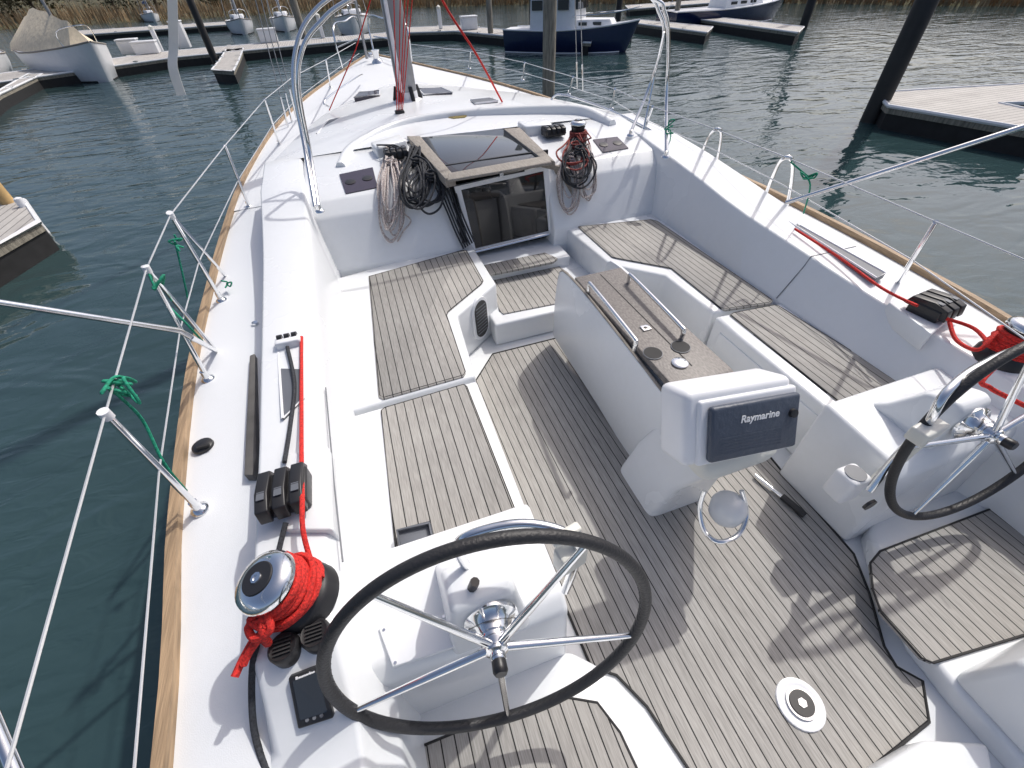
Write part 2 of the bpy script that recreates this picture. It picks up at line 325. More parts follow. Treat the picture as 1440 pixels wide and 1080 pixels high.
fp=P(1125,990,.008); f_=MB().lathe(fp,[(.088,0),(.086,.008),(.07,.012),(.062,.008),(.05,.008),(.048,.014),(0.001,.014)]).build('deck_plate','white',Y)
MB().lathe(fp+Vector((0,0,.0125)),[(.054,0),(.054,.004),(.001,.004)]).build('plate_disc','steel',f_)
MB().lathe(fp+Vector((0,0,.0165)),[(.044,0),(.044,.005),(.001,.005)]).build('plate_centre','black',f_)
MB().lathe(fp+Vector((0,0,.0215)),[(.018,0),(.017,.003),(.009,.003),(.009,.001),(.001,.001)],6).build('plate_socket','steel',f_)
def pl(pts,z): return [P(u,v,z) for u,v in pts]
def bench(out,tk,lab):
    b=MB().prism(pl(out,.42),0).build('cockpit_bench','gel',Y,bevel=.022,label=lab)
    q=pl(tk,.43); s_=MB().prism(q,.41).build('teak_seat','teak',b,bevel=.004,seg=1)
    c_=sum(q,Vector())/len(q); MB().tube([c_+(x-c_)*.985+Vector((0,0,-.0005)) for x in q],.0028,5,True).build('seat_border','rubber',s_); return b
bLF=bench([(455,396),(660,338),(698,398),(643,443),(669,529),(470,585)],[(518,388),(650,351),(656,351),(680,394),(677,399),(630,438),(628,443),(655,524),(652,529),(538,561),(532,558)],'forward bench to the left of the table')
bLA=bench([(470,591),(670,534),(778,812),(480,866)],[(535,576),(540,572),(652,539),(657,542),(738,748),(735,753),(562,788),(556,782)],'aft bench beside the left wheel')
bRF=bench([(797,322),(925,290),(1145,412),(1003,440),(935,387),(858,372)],[(812,318),(915,308),(924,310),(1088,422),(1084,426),(1022,435),(1015,434),(944,377),(868,363),(860,361)],'forward bench to the right of the table')
bRA=bench([(1005,445),(1150,415),(1400,540),(1206,610)],[(1026,442),(1030,439),(1088,428),(1094,429),(1284,546),(1281,551),(1196,574),(1189,572)],'aft bench ahead of the right wheel')
def front_panel(a,b,k0,k1,z0,z1,par):
    a=P(*a,.42); b=P(*b,.42); d=(b-a); d.z=0; L_=d.length; d.normalize(); n_=Vector((d.y,-d.x,0)); 
    if n_.x>0: n_=-n_
    q=[a+d*L_*k+n_*.009+Vector((0,0,z-.42)) for k,z in ((k0,z0),(k1,z0),(k1,z1),(k0,z1))]
    return MB().prism(q,[tuple(x-n_*.02) for x in q]).build('locker_panel','gel',par,bevel=.006)
front_panel((1005,445),(1206,610),.08,.46,.10,.35,bRA); front_panel((1005,445),(1206,610),.54,.93,.10,.35,bRA)
A=P(643,443,.42); B=P(698,398,.42); ax=(B-A); ax.z=0; ax.normalize(); nn=Vector((ax.y,-ax.x,0)); mid=(A+B)/2; mid.z=.245
def oval(w_,h_,off,n=10):
    pts=[]
    for cz,a0 in ((h_/2-w_/2,0),(-(h_/2-w_/2),180)):
        for k in range(n+1):
            a=R(a0+180*k/n); pts.append(mid+ax*(w_/2*math.cos(a))+Vector((0,0,cz+w_/2*math.sin(a)))+nn*off)
    return pts
o2=oval(.19,.36,.014); fr=MB().prism(o2,[tuple(q-nn*.03) for q in o2]).build('locker_vent','white',Y,bevel=.004)
o2=oval(.145,.31,.018); MB().prism(o2,[tuple(q-nn*.02) for q in o2]).build('vent_grille','black',fr)
for k in range(9): MB().box(mid+nn*.02+Vector((0,0,-.11+.0275*k)),(.12,.004,.004),Matrix((ax,nn,Vector((0,0,1)))).transposed()).build('vent_slat','grey',fr)
st=MB().prism([(.66,2.55,.2),(1.72,2.55,.2),(1.72,3.45,.2),(.66,3.45,.2)],0).build('companionway_step','gel',Y,bevel=.02)
MB().prism(pl([(692,391),(780,370),(800,384),(801,398),(790,425),(708,441),(702,436)],.21),.19).build('step_tread','teak',st)
MB().lathe(P(733,383,.21),[(.022,0),(.02,.006),(.001,.006)]).build('lift_ring','steel',st)
st=MB().prism([(.64,3.17,.29),(1.56,3.17,.29),(1.56,3.60,.29),(.64,3.60,.29)],.1).build('companionway_step','gel',Y,bevel=.015)
MB().prism(pl([(675,374),(766,355),(784,363),(778,368),(688,386),(680,382)],.30),.28).build('step_tread','teak',st)
# door
def quad(mb_,a,b,c,d,th,n_=Vector((0,-1,.2)).normalized()):
    q=[Vector(a),Vector(b),Vector(c),Vector(d)]; return mb_.prism([x+n_*th/2 for x in q],[tuple(x-n_*th/2) for x in q])
def dp(u,v,o_=0):
    d=ray(u,v); n_=Vector((0,1,-.15)); p0=Vector((0,3.50+o_,.3)); return CP+d*((p0-CP).dot(n_)/d.dot(n_))
do=MB(); c4=[dp(662,356),dp(778,328),dp(770,232),dp(638,262)]
quad(do,*c4,.02); door=do.build('companionway_door','glassd',Y,label='glass washboard door')
fr=MB(); cc=sum(c4,Vector())/4
for a,b in ((0,1),(1,2),(2,3),(3,0)):
    p_,q_=c4[a],c4[b]; i0=cc+(p_-cc)*.88; i1=cc+(q_-cc)*.88; o_=Vector((0,-.022,.003)); fr.prism([p_+o_,q_+o_,i1+o_,i0+o_],[tuple(x+Vector((0,.02,0))) for x in (p_,q_,i1,i0)])
fr.build('door_frame','white',door)
MB().tube([dp(700,245)+Vector((0,-.04,0)),dp(735,238)+Vector((0,-.04,0))],.008).build('door_latch','black',door)
MB().tube([dp(664,353)+Vector((0,-.03,0)),dp(776,326)+Vector((0,-.03,0))],.012).build('door_track','steel',door)
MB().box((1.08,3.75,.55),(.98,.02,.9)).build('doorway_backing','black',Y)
# hatch
dn=Vector((0,0,.04))
hq=[P(634,247,.985),P(766,221,.985),P(706,181,1.03),P(588,193,1.03)]
H=MB().prism(hq,[tuple(q-dn) for q in hq]).build('sliding_hatch','glass',Y,bevel=.004)
def beam(mb_,pts,dz): top=[Vector(q) for q in pts]; return mb_.prism(top,[tuple(q-Vector((0,0,dz))) for q in top])
beam(MB(),[P(626,251,1.0),P(640,248,1.0),P(591,191,1.04),P(572,191,1.04)],.07).build('hatch_runner','wood',H,bevel=.006)
beam(MB(),[P(762,223,1.0),P(781,227,1.0),P(731,179,1.04),P(708,181,1.04)],.07).build('hatch_runner','wood',H,bevel=.006)
beam(MB(),[P(629,253,1.006),P(776,228,1.006),P(770,218,1.006),P(631,243,1.006)],.022).build('hatch_crossbar','wood',H,bevel=.006)
MB().box(P(705,246,.98),(.03,.02,.03)).build('hatch_catch','steel',H)
MB().prism([P(575,200,.99),P(722,186,.99),P(700,172,.99),P(575,182,.99)],.9).build('hatch_garage','gel',Y,bevel=.02)
q=[P(778,232,.9),P(800,236,.9),P(806,300,.5),P(790,300,.5)]
MB().prism([x+Vector((0,-.02,0)) for x in q],[tuple(x+Vector((0,.03,0))) for x in q]).build('door_cheek','wood',Y)
for pts in ([(477,245),(524,235),(531,263),(486,272)],[(834,196),(868,192),(884,208),(848,214)]):
    q=[surf(u,v,.008) for u,v in pts]; n_=(q[1]-q[0]).cross(q[3]-q[0]).normalized(); n_=n_ if n_.z>0 else -n_
    cx=sum((x for x in q),Vector())/4; pb=MB().prism(q,[tuple(x-n_*.03) for x in q]).build('instrument_panel','port',Y)
    e1=(q[1]-q[0]).normalized(); rt_=Matrix((e1,n_.cross(e1),n_)).transposed()
    for k in (-.07,.07): MB().lathe(cx+e1*k,[(.042,0),(.042,.004),(.038,.005),(.001,.005)],24,rt_).build('instrument_dial','black',pb)
def clutch(at,rz,n,sc=1,col='black',nm='rope_clutch'):
    Rm=Matrix.Rotation(rz,3,'Z'); b=MB().box(at+Vector((0,0,.03*sc)),(.05*n*sc,.13*sc,.06*sc),Rm).build(nm,col,Y,bevel=.008*sc)
    for k in range(n):
        x=(k-(n-1)/2)*.05*sc
        pr=[(-.09,.02),(-.08,.07),(-.02,.085),(.07,.075),(.09,.03)]
        vs=[at+Rm@Vector((x+sx*.019*sc,a*sc,z*sc)) for sx in (-1,1) for a,z in pr]
        MB().add(vs,[tuple(range(5)),tuple(range(9,4,-1))]+[(i,(i+1)%5,(i+1)%5+5,i+5) for i in range(5)]).build('clutch_lever',col,b,bevel=.004*sc)
        MB().box(at+Rm@Vector((x,-.03*sc,.083*sc)),(.022*sc,.03*sc,.004),Rm).build('lever_tag','grey',b)
    return b
clutch(P(558,222,.985),0,4); clutch(P(778,190,.985),0,4)
for pts in ([(520,200),(562,188),(572,196),(528,208)],[(727,170),(768,166),(778,174),(738,178)]):
    MB().prism(pl(pts,1.06),.9).build('line_tunnel','gel',Y,bevel=.02)
# winches
def wrot(a): return Matrix.Rotation(R(a),3,'Y')
def winch(at,sc,rot):
    E=lambda x,y,z: at+rot@Vector((x,y,z))
    b=MB().lathe(at-rot@Vector((0,0,.03)),[(.108*sc,0),(.105*sc,.05*sc),(.098*sc,.06*sc),(.078*sc,.08*sc),(.07*sc,.10*sc),(.07*sc,.145*sc),(.078*sc,.16*sc),(.08*sc,.17*sc),(.001,.17*sc)],36,rot).build('winch','black',Y)
    MB().lathe(E(0,0,.14*sc),[(.075*sc,0),(.09*sc,.012*sc),(.09*sc,.022*sc),(.082*sc,.04*sc),(.06*sc,.05*sc),(.045*sc,.052*sc),(.001,.052*sc)],36,rot).build('winch_top','steel',b)
    MB().lathe(E(0,0,.1925*sc),[(.048*sc,0),(.046*sc,.004*sc),(.02*sc,.005*sc),(.001,.005*sc)],28,rot).build('winch_cap','black',b)
    MB().lathe(E(0,0,.197*sc),[(.017*sc,0),(.016*sc,.004*sc),(.008*sc,.004*sc),(.008*sc,.001),(.001,.001)],8,rot).build('winch_socket','steel',b)
    r_=MB()
    for k in range(24):
        a=2*math.pi*k/24; r_.box(E(.071*sc*math.cos(a),.071*sc*math.sin(a),.09*sc),(.006*sc,.006*sc,.05*sc),rot@Matrix.Rotation(a,3,'Z'))
    r_.build('winch_ribs','black',b); return b
wL=P(426,838,.76); wR=P(1408,502,.69); wT=P(812,196,.985); rL=wrot(-17); rRt=wrot(10); rT=wrot(0)
winch(wL,.97,rL); winch(wR,1.0,rRt); winch(wT,.8,rT)
def coilrope(at,r,z0,turns,dz,rot,n=24,jit=.0):
    return [at+rot@Vector((r*(1+jit*math.sin(k*.9))*math.cos(2*math.pi*k/n),r*(1+jit*math.sin(k*.9))*math.sin(2*math.pi*k/n),z0+dz*k/n)) for k in range(int(turns*n)+1)]
def rope(path,r,m,label,nm='rope',group=None,n=8):
    return tag(MB().tube(path,r,n).build(nm,m),label,'rope',group)
MB().prism(pl([(395,640),(462,628),(468,745),(400,745)],.785),.7).build('clutch_pad','gel',Y,bevel=.008)
clutch(P(406,700,.785),0,3,1.1)
MB().prism(pl([(1250,425),(1290,395),(1345,440),(1310,470)],.71),.6).build('clutch_pad','gel',Y,bevel=.008)
clutch(P(1306,440,.705),R(6),3,1.15)
def recess(pts,z):
    q=pl(pts,z); o=MB().prism([x+Vector((0,0,.004)) for x in q],z-.03).build('rope_recess','grey',Y)
    MB().tube([x+Vector((0,0,.005)) for x in q],.006,6,True).build('recess_rim','white',o); return o
recess([(390,468),(426,461),(428,560),(398,590)],.775); recess([(1108,312),(1125,318),(1245,385),(1232,392)],.735)
lead=MB().box(P(406,482,.80),(.12,.05,.05)).build('rope_lead','white',Y,bevel=.01)
for k in (-.035,0,.035): MB().tube([P(406,478,.80)+Vector((k-.012,.0,.02)),P(406,478,.80)+Vector((k+.012,.0,.02))],.018,12).build('lead_sheave','black',lead)
wrapL=coilrope(wL,.080,.03,6.3,.016,rL,jit=.03)
rope(cat([P(424,474,.80),P(424,560,.79),P(424,640,.82),P(425,700,.86),P(426,745,.84),P(438,790,.80),wL+rL@Vector((.09,.03,.05))],6),.0085,'red','taut red rope running from deck recess through clutches to left winch')
rope(cat([P(404,488,.80),P(414,540,.785),P(408,600,.785),P(400,650,.80)],6),.009,'dkrope','dark grey rope leading from the left deck recess into the clutches')
rope(cat([P(402,735,.80),P(392,775,.775),P(380,840,.77),P(366,890,.765),P(356,930,.74),P(354,980,.66),P(358,1030,.60),P(372,1075,.58),P(392,1110,.58)],8),.009,'dkrope','dark grey rope trailing aft along the left coaming below the winch')
rope(wrapL+cat([wrapL[-1],wL+rL@Vector((-.03,-.10,.12)),wL+rL@Vector((-.06,-.12,.06)),P(362,895,.81),P(345,920,.79),P(330,952,.78)],8)[1:],.0105,'red','red rope wrapped around the left chrome topped winch with loose tail')
rope(coilrope(wL,.094,.045,2.4,.016,rL,jit=.05),.0105,'red','outer turns of red rope riding over the left winch wraps')
rope(cat([wL+rL@Vector((-.02,-.10,.12)),P(366,882,.86),P(352,872,.86),P(372,862,.88),P(380,886,.86),P(358,898,.84),P(350,880,.85),P(378,874,.87),P(352,915,.81),P(342,935,.79)],8),.0105,'red','red rope knot tied over the front of the left winch')
rope(cat([P(1118,322,.76),P(1180,362,.75),P(1240,405,.75),P(1290,430,.78)],6),.008,'red','red rope running along the right coaming into the black clutches')
rope(cat([P(1330,448,.75),P(1370,462,.74),wR+Vector((-.08,.03,.06))],5),.009,'red','short red rope from right clutches to right winch')
wr2=coilrope(wR,.084,.03,6,.016,rRt,jit=.04)
rope(wr2+cat([wr2[-1],P(1385,530,.76),P(1392,545,.72),P(1420,560,.70),P(1450,575,.70)],6)[1:],.0105,'red','red rope wound on the right winch beside the right wheel')
rope(cat([P(1335,452,.74),P(1345,478,.71),P(1375,492,.74),P(1400,470,.80),P(1430,455,.82),P(1442,480,.78)],6),.0095,'red','slack red rope looping in front of the right winch')
for (u,v,z) in ((401,912,.75),(445,893,.752)):
    b=MB().lathe(P(u,v,z),[(.042,-.03),(.042,.014),(.036,.022),(.03,.02),(.001,.02)],28).build('winch_switch','black',Y)
    rb=MB()
    for k in range(5): rb.box(P(u,v,z)+Vector((0,-.02+.01*k,.024)),(.045,.004,.006))
    rb.build('switch_ribs','rubber',b)
dz_=[(406,952,.716),(452,934,.716),(470,1008,.632),(420,1024,.632)]
q=[P(*a) for a in dz_]; n_=(q[1]-q[0]).cross(q[3]-q[0]).normalized(); n_=n_ if n_.z>0 else -n_
dsp=MB().prism([x+n_*.008 for x in q],[tuple(x-n_*.03) for x in q]).build('instrument_display','black',Y,bevel=.005)
c0=sum(q,Vector())/4; MB().prism([c0+(x-c0)*.76+n_*.010+(q[0]-q[3])*.04 for x in q],[tuple(c0+(x-c0)*.76+n_*.002+(q[0]-q[3])*.04) for x in q]).build('display_screen','glass',dsp)
for k in range(3): MB().lathe(q[3].lerp(q[2],.3+.2*k)+(q[0]-q[3])*.12+n_*.008,[(.005,0),(.005,.003),(.001,.003)],8).build('display_button','grey',dsp)
u_=(q[1]-q[0]).normalized(); dq=(q[0]+q[1])/2-(q[0]-q[3])*.07+n_*.0085; dw=n_.cross(u_)
bt=pl([(351,500),(358,497),(360,640),(355,668),(343,668),(346,600)],.645)
MB().prism(bt,.60).build('foot_batten','batten',Y,bevel=.004)
b=MB().lathe(P(286,628,.605),[(.045,0),(.043,.012),(.03,.02),(.001,.02)]).build('filler_cap','black',Y)
MB().box(P(286,628,.63),(.05,.012,.012)).build('cap_grip','rubber',b)
MB().lathe(P(359,455,.62),[(.02,0),(.018,.01),(.001,.012)]).build('deck_vent','steel',Y)
MB().tube([P(458,545,.745),P(470,680,.745),P(482,790,.742)],.003,5).build('moulding_seam','grey',Y)
def console(x0,x1):
    pr=[(.42,.09),(.45,.50),(.50,.555),(.86,.575),(.86,0),(.42,0)]
    return xprism(MB(),x0,x1,pr).build('wheel_console','gel',Y,bevel=.022)
cL=console(-.42,.30); cR=console(1.80,2.60)
MB().prism(pl([(532,882),(628,862),(652,905),(552,938)],.574),.555).build('console_hatch','white',cL,bevel=.004)
for u,v in ((540,886),(624,867),(642,903),(556,932)): MB().lathe(P(u,v,.574),[(.006,0),(.005,.003),(.001,.003)],8).build('hatch_screw','steel',cL)
# wheels
def wheel(h,yaw,ph0,r=.437):
    rz=Matrix.Rotation(yaw,3,'Z'); ux=rz@Vector((1,0,0)); tau=R(12); wv=rz@Vector((0,math.sin(tau),math.cos(tau))); nv=ux.cross(wv)
    if nv.y>0: nv=-nv
    ring=[h+ux*r*math.cos(a)+wv*r*math.sin(a) for a in [k*2*math.pi/96 for k in range(96)]]
    W=MB().tube(ring,.0175,14,True).build('steering_wheel','leather',Y)
    st_=MB()
    for k in range(96):
        q=ring[k]; c_=(h-q).normalized(); st_.tube([q+c_*.0165+nv*.004,q+c_*.0165-nv*.004+(ring[(k+1)%96]-q)*.6],.0016,4)
    st_.build('wheel_stitching','rubber',W)
    rot=Matrix((ux,wv,nv)).transposed()
    for k in range(5):
        a=R(ph0+72*k); d=ux*math.cos(a)+wv*math.sin(a)
        MB().tube([h+d*.03,h+d*.2,h+d*(r-.012)],[.0125,.0115,.0085],10).build('spoke','steel',W)
    MB().lathe(h-nv*.03,[(.042,0),(.042,.02),(.032,.03),(.032,.045),(.022,.05),(.022,.065),(.018,.07)],28,rot).build('hub','steel',W)
    MB().lathe(h+nv*.035,[(.020,0),(.021,.03),(.016,.038),(.001,.038)],16,rot).build('hub_knob','black',W)
    MB().lathe(h-nv*.085,[(.082,0),(.082,.012),(.06,.02),(.052,.035),(.048,.055),(.001,.055)],28,rot).build('hub_flange','steel',W)
    for k in range(6):
        a=k*math.pi/3; MB().lathe(h-nv*.073+ux*.071*math.cos(a)+wv*.071*math.sin(a),[(.006,0),(.005,.004),(.001,.004)],6,rot).build('flange_bolt','steel',W)
hL=Vector((.022,.365,.745)); hR=Vector((2.115,.42,.70))
wheel(hL,R(-6),125,.447); wheel(hR,R(-5),100,.447)
for h,hw in ((hL,.135),(hR,.12)):
    ox=h.x; oy=h.y-.365; dz=h.z-.803
    pr=[(.445,.50),(.455,.70+dz),(.462,.875+dz),(.50,.895+dz),(.60,.86+dz),(.68,.72+dz),(.76,.54)]
    n=len(pr); vs=[]
    for sx in (-1,1):
        for a,b in pr: vs.append((ox+sx*(hw-.14*max(0,b-.56)),oy+a,b))
    MB().add(vs,[tuple(range(n)),tuple(range(2*n-1,n-1,-1))]+[(i,(i+1)%n,(i+1)%n+n,i+n) for i in range(n)]).build('wheel_binnacle','gel',Y,bevel=.028,seg=4,ang=40)
def arch(px,r=.0145):
    pts=[P(u,v,z) for u,v,z in px]; return MB().tube(cat(pts,6),r,10).build('grab_arch','steel',Y)
arch([(668,835,.60),(660,805,.76),(644,775,.92),(652,757,1.0),(700,741,1.02),(745,737,1.02),(790,747,1.0),(812,766,.96),(806,800,.82),(795,830,.62)])
arch([(1222,690,.50),(1262,640,.66),(1298,604,.80),(1310,588,.9),(1330,553,.99),(1372,518,1.02),(1440,490,1.03),(1500,498,1.0),(1530,560,.8)],.015)
th=MB().box(P(660,835,.75),(.05,.05,.10)).build('throttle','black',Y,bevel=.01); MB().tube([P(660,835,.79),P(668,818,.87)],.014).build('throttle_lever','black',th)
def ctrl(a,ang,s=(.10,.05,.10)):
    return MB().box(a,s,Matrix.Rotation(ang,3,'Z')).build('control_head','cream',Y,bevel=.008)
ctrl(P(802,782,.90),.2,(.09,.05,.10)); ctrl(P(796,752,1.0),.2,(.09,.03,.03)); ctrl(P(1303,606,.84),.1,(.13,.06,.06))
MB().tube([P(1228,678,.45),P(1296,618,.78)],.022,12).build('control_tube','cream',Y)
ch=MB().box(P(1190,680,.42),(.11,.10,.16)).build('cup_holder','white',Y,bevel=.02); MB().lathe(P(1190,680,.42)+Vector((0,0,.079)),[(.042,0),(.042,.004),(.001,.004)]).build('holder_cup','grey',ch)
MB().lathe(PY(1221,708,.415),[(.028,0),(.028,.012),(.001,.012)],20,Matrix.Rotation(R(90),3,'X')).build('console_drain','black',Y)
# table
t4=[P(936,556,.70),P(1012,508,.70),P(876,374,.70),P(822,388,.70)]
x0=(t4[0].x+t4[3].x)/2; x1=(t4[1].x+t4[2].x)/2; y0=(t4[0].y+t4[1].y)/2; y1=(t4[2].y+t4[3].y)/2
pr=[(y1,.66),(y1,.70)]+[(y0+.06+.08*math.cos(R(a))-.08+.02,.62+.08*math.sin(R(a))) for a in (90,110,130,150,170,180)]+[(y0-.07,.36),(y0-.04,.36),(y0+.0,.64),(y0+.05,.66)]
tb=xprism(MB(),x0+.03,x1-.03,[(y0+.0,0.02),(y0+.02,.655),(y1-.03,.655),(y1-.12,.02)]).build('cockpit_table','gel',Y,bevel=.01)
xprism(MB(),x0,x1,pr).build('table_top','woodtop',tb,bevel=.006)
MB().box((x0+(x1-x0)/2,(y0+y1)/2+.02,.7005),(.006,(y1-y0)*.9,.002)).build('table_hinge','rubber',tb)
lf=cat([PX(u,v,x0-.028) for u,v in ((784,392),(798,388),(860,462),(922,543),(932,560),(932,600),(915,640),(905,667),(897,664),(840,570),(784,482),(778,462))],3,True)
MB().prism(lf,[tuple(a+Vector((.022,0,0))) for a in lf]).build('table_leaf','gel',tb,bevel=.005)
MB().tube([a+Vector((.011,0,0)) for a in lf],.0085,6,True).build('leaf_edging','wood',tb)
q2=[a+Vector((x1-x0+.05,0,0)) for a in lf]; MB().prism(q2,[tuple(a+Vector((-.022,0,0))) for a in q2]).build('table_leaf','gel',tb,bevel=.005)
for a,b in (((828,410),(892,492)),((884,398),(958,476))):
    p0=P(*a,.70); p1=P(*b,.70); up=Vector((0,0,.06)); d=(p1-p0)*.10
    MB().tube(cat([p0,p0+up*.8,p0+up+d,p1+up-d,p1+up*.8,p1],6),.0125,10).build('table_grab_rail','steel',tb)
for u,v in ((918,497),(957,488)):
    c_=P(u,v,.702); MB().lathe(c_,[(.049,0),(.049,.003),(.046,.004),(.001,.003)]).build('cup_recess','grey',tb); MB().lathe(c_+Vector((0,0,.0025)),[(.045,0),(.045,.0028),(.001,.0028)]).build('cup_well','rubber',tb)
MB().lathe(P(956,511,.702),[(.040,0),(.040,.006),(.03,.012),(.001,.013)]).build('table_cap','steel',tb)
b=MB().box(P(908,461,.704),(.05,.045,.008)).build('table_latch','steel',tb,bevel=.003); MB().lathe(P(908,461,.708),[(.012,0),(.001,.002)],12).build('latch_hole','black',b)
# pedestal under plotter
secs=[]
for z,xl,xr,ya,yb in ((0,.975,1.33,.86,1.2),(.04,.98,1.33,.855,1.2),(.25,1.04,1.34,.84,1.18),(.45,1.085,1.35,.76,1.12),(.60,1.07,1.35,.69,1.05)):
    cx=(xl+xr)/2; sx=(xr-xl)/2; cy=(ya+yb)/2; sy=(yb-ya)/2
    secs.append([Vector((cx+sx*math.copysign(abs(math.cos(a))**.22,math.cos(a)),cy+sy*math.copysign(abs(math.sin(a))**.22,math.sin(a)),z)) for a in [j*2*math.pi/48 for j in range(49)]])
ped=MB().loft(secs,True).build('plotter_pedestal','gel',Y,ang=50)
secs=[[Vector((1.16+sx*math.copysign(abs(math.cos(a))**.3,math.cos(a)),.83+(sx-.03)*math.copysign(abs(math.sin(a))**.3,math.sin(a)),z)) for a in [j*2*math.pi/48 for j in range(49)]] for z,sx in ((.602,.185),(.64,.19),(.67,.17),(.69,.14))]
MB().loft(secs,True).build('pedestal_collar','cream',ped,ang=50)
# plotter pod
ux=Vector((.38,-.03,-.03)).normalized(); wv=Vector((0,.10,.19)); wv=(wv-ux*wv.dot(ux)).normalized(); nv=ux.cross(wv)
if nv.y>0: nv=-nv
rot=Matrix((ux,wv,-nv)).transposed(); fc=P(1058,600,.885)
pod=MB().box(fc-nv*.11-ux*.035+wv*.014,(.45,.29,.17),rot).build('chart_plotter','white',Y,bevel=.030,seg=5,ang=60)
MB().box(fc-nv*.025-ux*.01,(.41,.25,.03),rot).build('plotter_bezel','white',pod,bevel=.012)
MB().box(fc+nv*.004,(.37,.21,.03),rot).build('plotter_cover','cover',pod,bevel=.012,label='charcoal sun cover over the screen')
ln=MB()
for k in range(6): ln.box(fc+nv*.019+wv*(-.015-.012*k)-ux*.02,(.26,.0025,.003),rot)
ln.build('cover_ribs','cover',pod)
MB().lathe(fc+nv*.019+ux*.15+wv*.035,[(.017,0),(.016,.012),(.001,.013)],20,Matrix((ux,wv,nv)).transposed()).build('cover_knob','black',pod)
def text(s_,at,h,ux,wv,parent,m='letter'):
    cu=bpy.data.curves.new('lettering','FONT'); cu.body=s_; cu.size=h; cu.align_x='CENTER'; cu.align_y='CENTER'; cu.extrude=.0008; cu.shear=.15; cu.offset=.0008
    to=bpy.data.objects.new('t',cu); C.objects.link(to); bpy.context.view_layer.update()
    me=bpy.data.meshes.new_from_object(to.evaluated_get(bpy.context.evaluated_depsgraph_get())); bpy.data.objects.remove(to)
    n_=ux.cross(wv); mt=Matrix((ux,wv,n_)).transposed().to_4x4(); mt.translation=at; me.transform(mt)
    me.materials.clear(); me.materials.append(M[m]); o=bpy.data.objects.new('lettering',me); C.objects.link(o); o.parent=parent
    bpy.context.view_layer.update(); o.matrix_parent_inverse=parent.matrix_world.inverted(); return o
text('Raymarine',fc+nv*.0215+wv*.045+ux*.01,.038,ux,wv,pod)
text('Raymarine',dq,.012,u_,dw,dsp)
MB().tube(cat([P(990,690,.56),P(984,715,.48),P(990,745,.42),P(1010,762,.42),P(1038,752,.42),P(1050,725,.47),P(1043,690,.56)],5),.010,8).build('bracket_ring','steel',Y)
MB().lathe(P(1016,728,.40),[(.02,0),(.05,.01),(.068,.04),(.072,.09),(.066,.11),(.05,.13),(.03,.14),(.001,.142)],24).build('clear_bowl','clear',Y)
tr=thing('winch_handle','steel winch handle with black grip lying on teak floor right of pedestal','handle',tuple(P(1095,690,.01)))
MB().tube([P(1062,668,.03),P(1108,705,.03)],.010).build('shaft','steel',tr)
MB().tube(cat([P(1100,698,.03),P(1118,713,.033),P(1132,725,.03)],4),.018,12).build('grip','black',tr)
tq=pl([(558,748),(606,736),(614,778),(567,794)],.462)
def tray():
    b=MB().prism(tq,.431); c_=sum(tq,Vector())/4
    for i in range(4):
        a=tq[i]; d=tq[(i+1)%4]; ia=c_+(a-c_)*.88; id_=c_+(d-c_)*.88; up=Vector((0,0,.022))
        b.prism([a+up,d+up,id_+up,ia+up],.431)
    return b.build('tray','grey',None,bevel=.003)
tag(tray(),'small square dark grey tray on the aft left bench by the wheel','tray')
# ---------------------------------------------------------------- stanchions & lifelines
def stanchion(b,tp,zb,zt,r=.0125,brace=None,nm='stanchion'):
    B_=P(*b,zb); T_=P(*tp,zt); o=MB().tube([B_,T_],[r,r*.85],10).build(nm,'steel',Y)
    MB().lathe(B_-Vector((0,0,.01)),[(.035,0),(.033,.01),(.018,.02),(.016,.06),(.001,.06)],16).build('stanchion_socket','steel',o)
    if brace:
        for q in brace: MB().tube([P(*q,zb),T_],r*.85,8).build('stanchion_brace','steel',o)
    return B_,T_
L1=stanchion((280,715),(148,582),.61,1.22)
L2=stanchion((292,532),(206,378),.61,1.24,brace=[(303,492)])
L3=stanchion((311,421),(240,302),.62,1.26,brace=[(317,388)])
L4=stanchion((350,290),(316,205),.64,1.28)
L5=stanchion((393,203),(372,140),.68,1.3)
L6=stanchion((425,160),(412,108),.72,1.33)
L7=stanchion((465,122),(458,84),.8,1.38)
def wirer(pts,r=.0035,m='wire',nm='lifeline'): return MB().tube(pts,r,6).build(nm,m,Y)
wirer([P(-90,1420,1.22),P(20,1045,1.22),L1[1],L2[1],L3[1],L4[1],L5[1],L6[1],L7[1],P(500,60,1.45)])
def midp(l,k=.5): return l[0].lerp(l[1],k)
wirer([P(165,1300,.92),P(188,1090,.92)]+[midp(l) for l in (L1,L2,L3,L4,L5,L6,L7)]+[P(505,75,1.15)])
MB().tube([P(-30,960,1.05),P(60,1180,1.0)],.0125,10).build('push_pit_rail','steel',Y)
MB().tube([P(-200,395,1.55),P(253,465,1.02),P(268,474,.97)],.0125,10).build('support_strut','steel',Y)
MB().tube([P(268,474,.97),P(303,493,.62)],.0125,10).build('support_strut','steel',Y)
R1=stanchion((1258,405),(1316,312),.62,1.22)
def hoop(pts,nm='gate_hoop'): return MB().tube(cat(pts,6),.0125,10).build(nm,'steel',Y)
hoop([P(1075,278,.66),P(1088,245,.95),P(1100,224,1.2),P(1114,226,1.2),P(1113,258,.95),P(1105,298,.66)])
hoop([P(984,225,.66),P(993,200,.95),P(1003,184,1.2),P(1014,185,1.2),P(1012,208,.95),P(1006,236,.66)])
R2=(P(1090,285,.66),P(1107,222,1.22)); R3=(P(995,228,.66),P(1009,183,1.22))
R5=stanchion((905,185),(918,150),.7,1.26); R6=stanchion((860,152),(865,125),.72,1.3)
R7=stanchion((800,132),(806,108),.76,1.3); R8=stanchion((735,112),(738,88),.82,1.36); R9=stanchion((660,96),(662,72),.85,1.4)
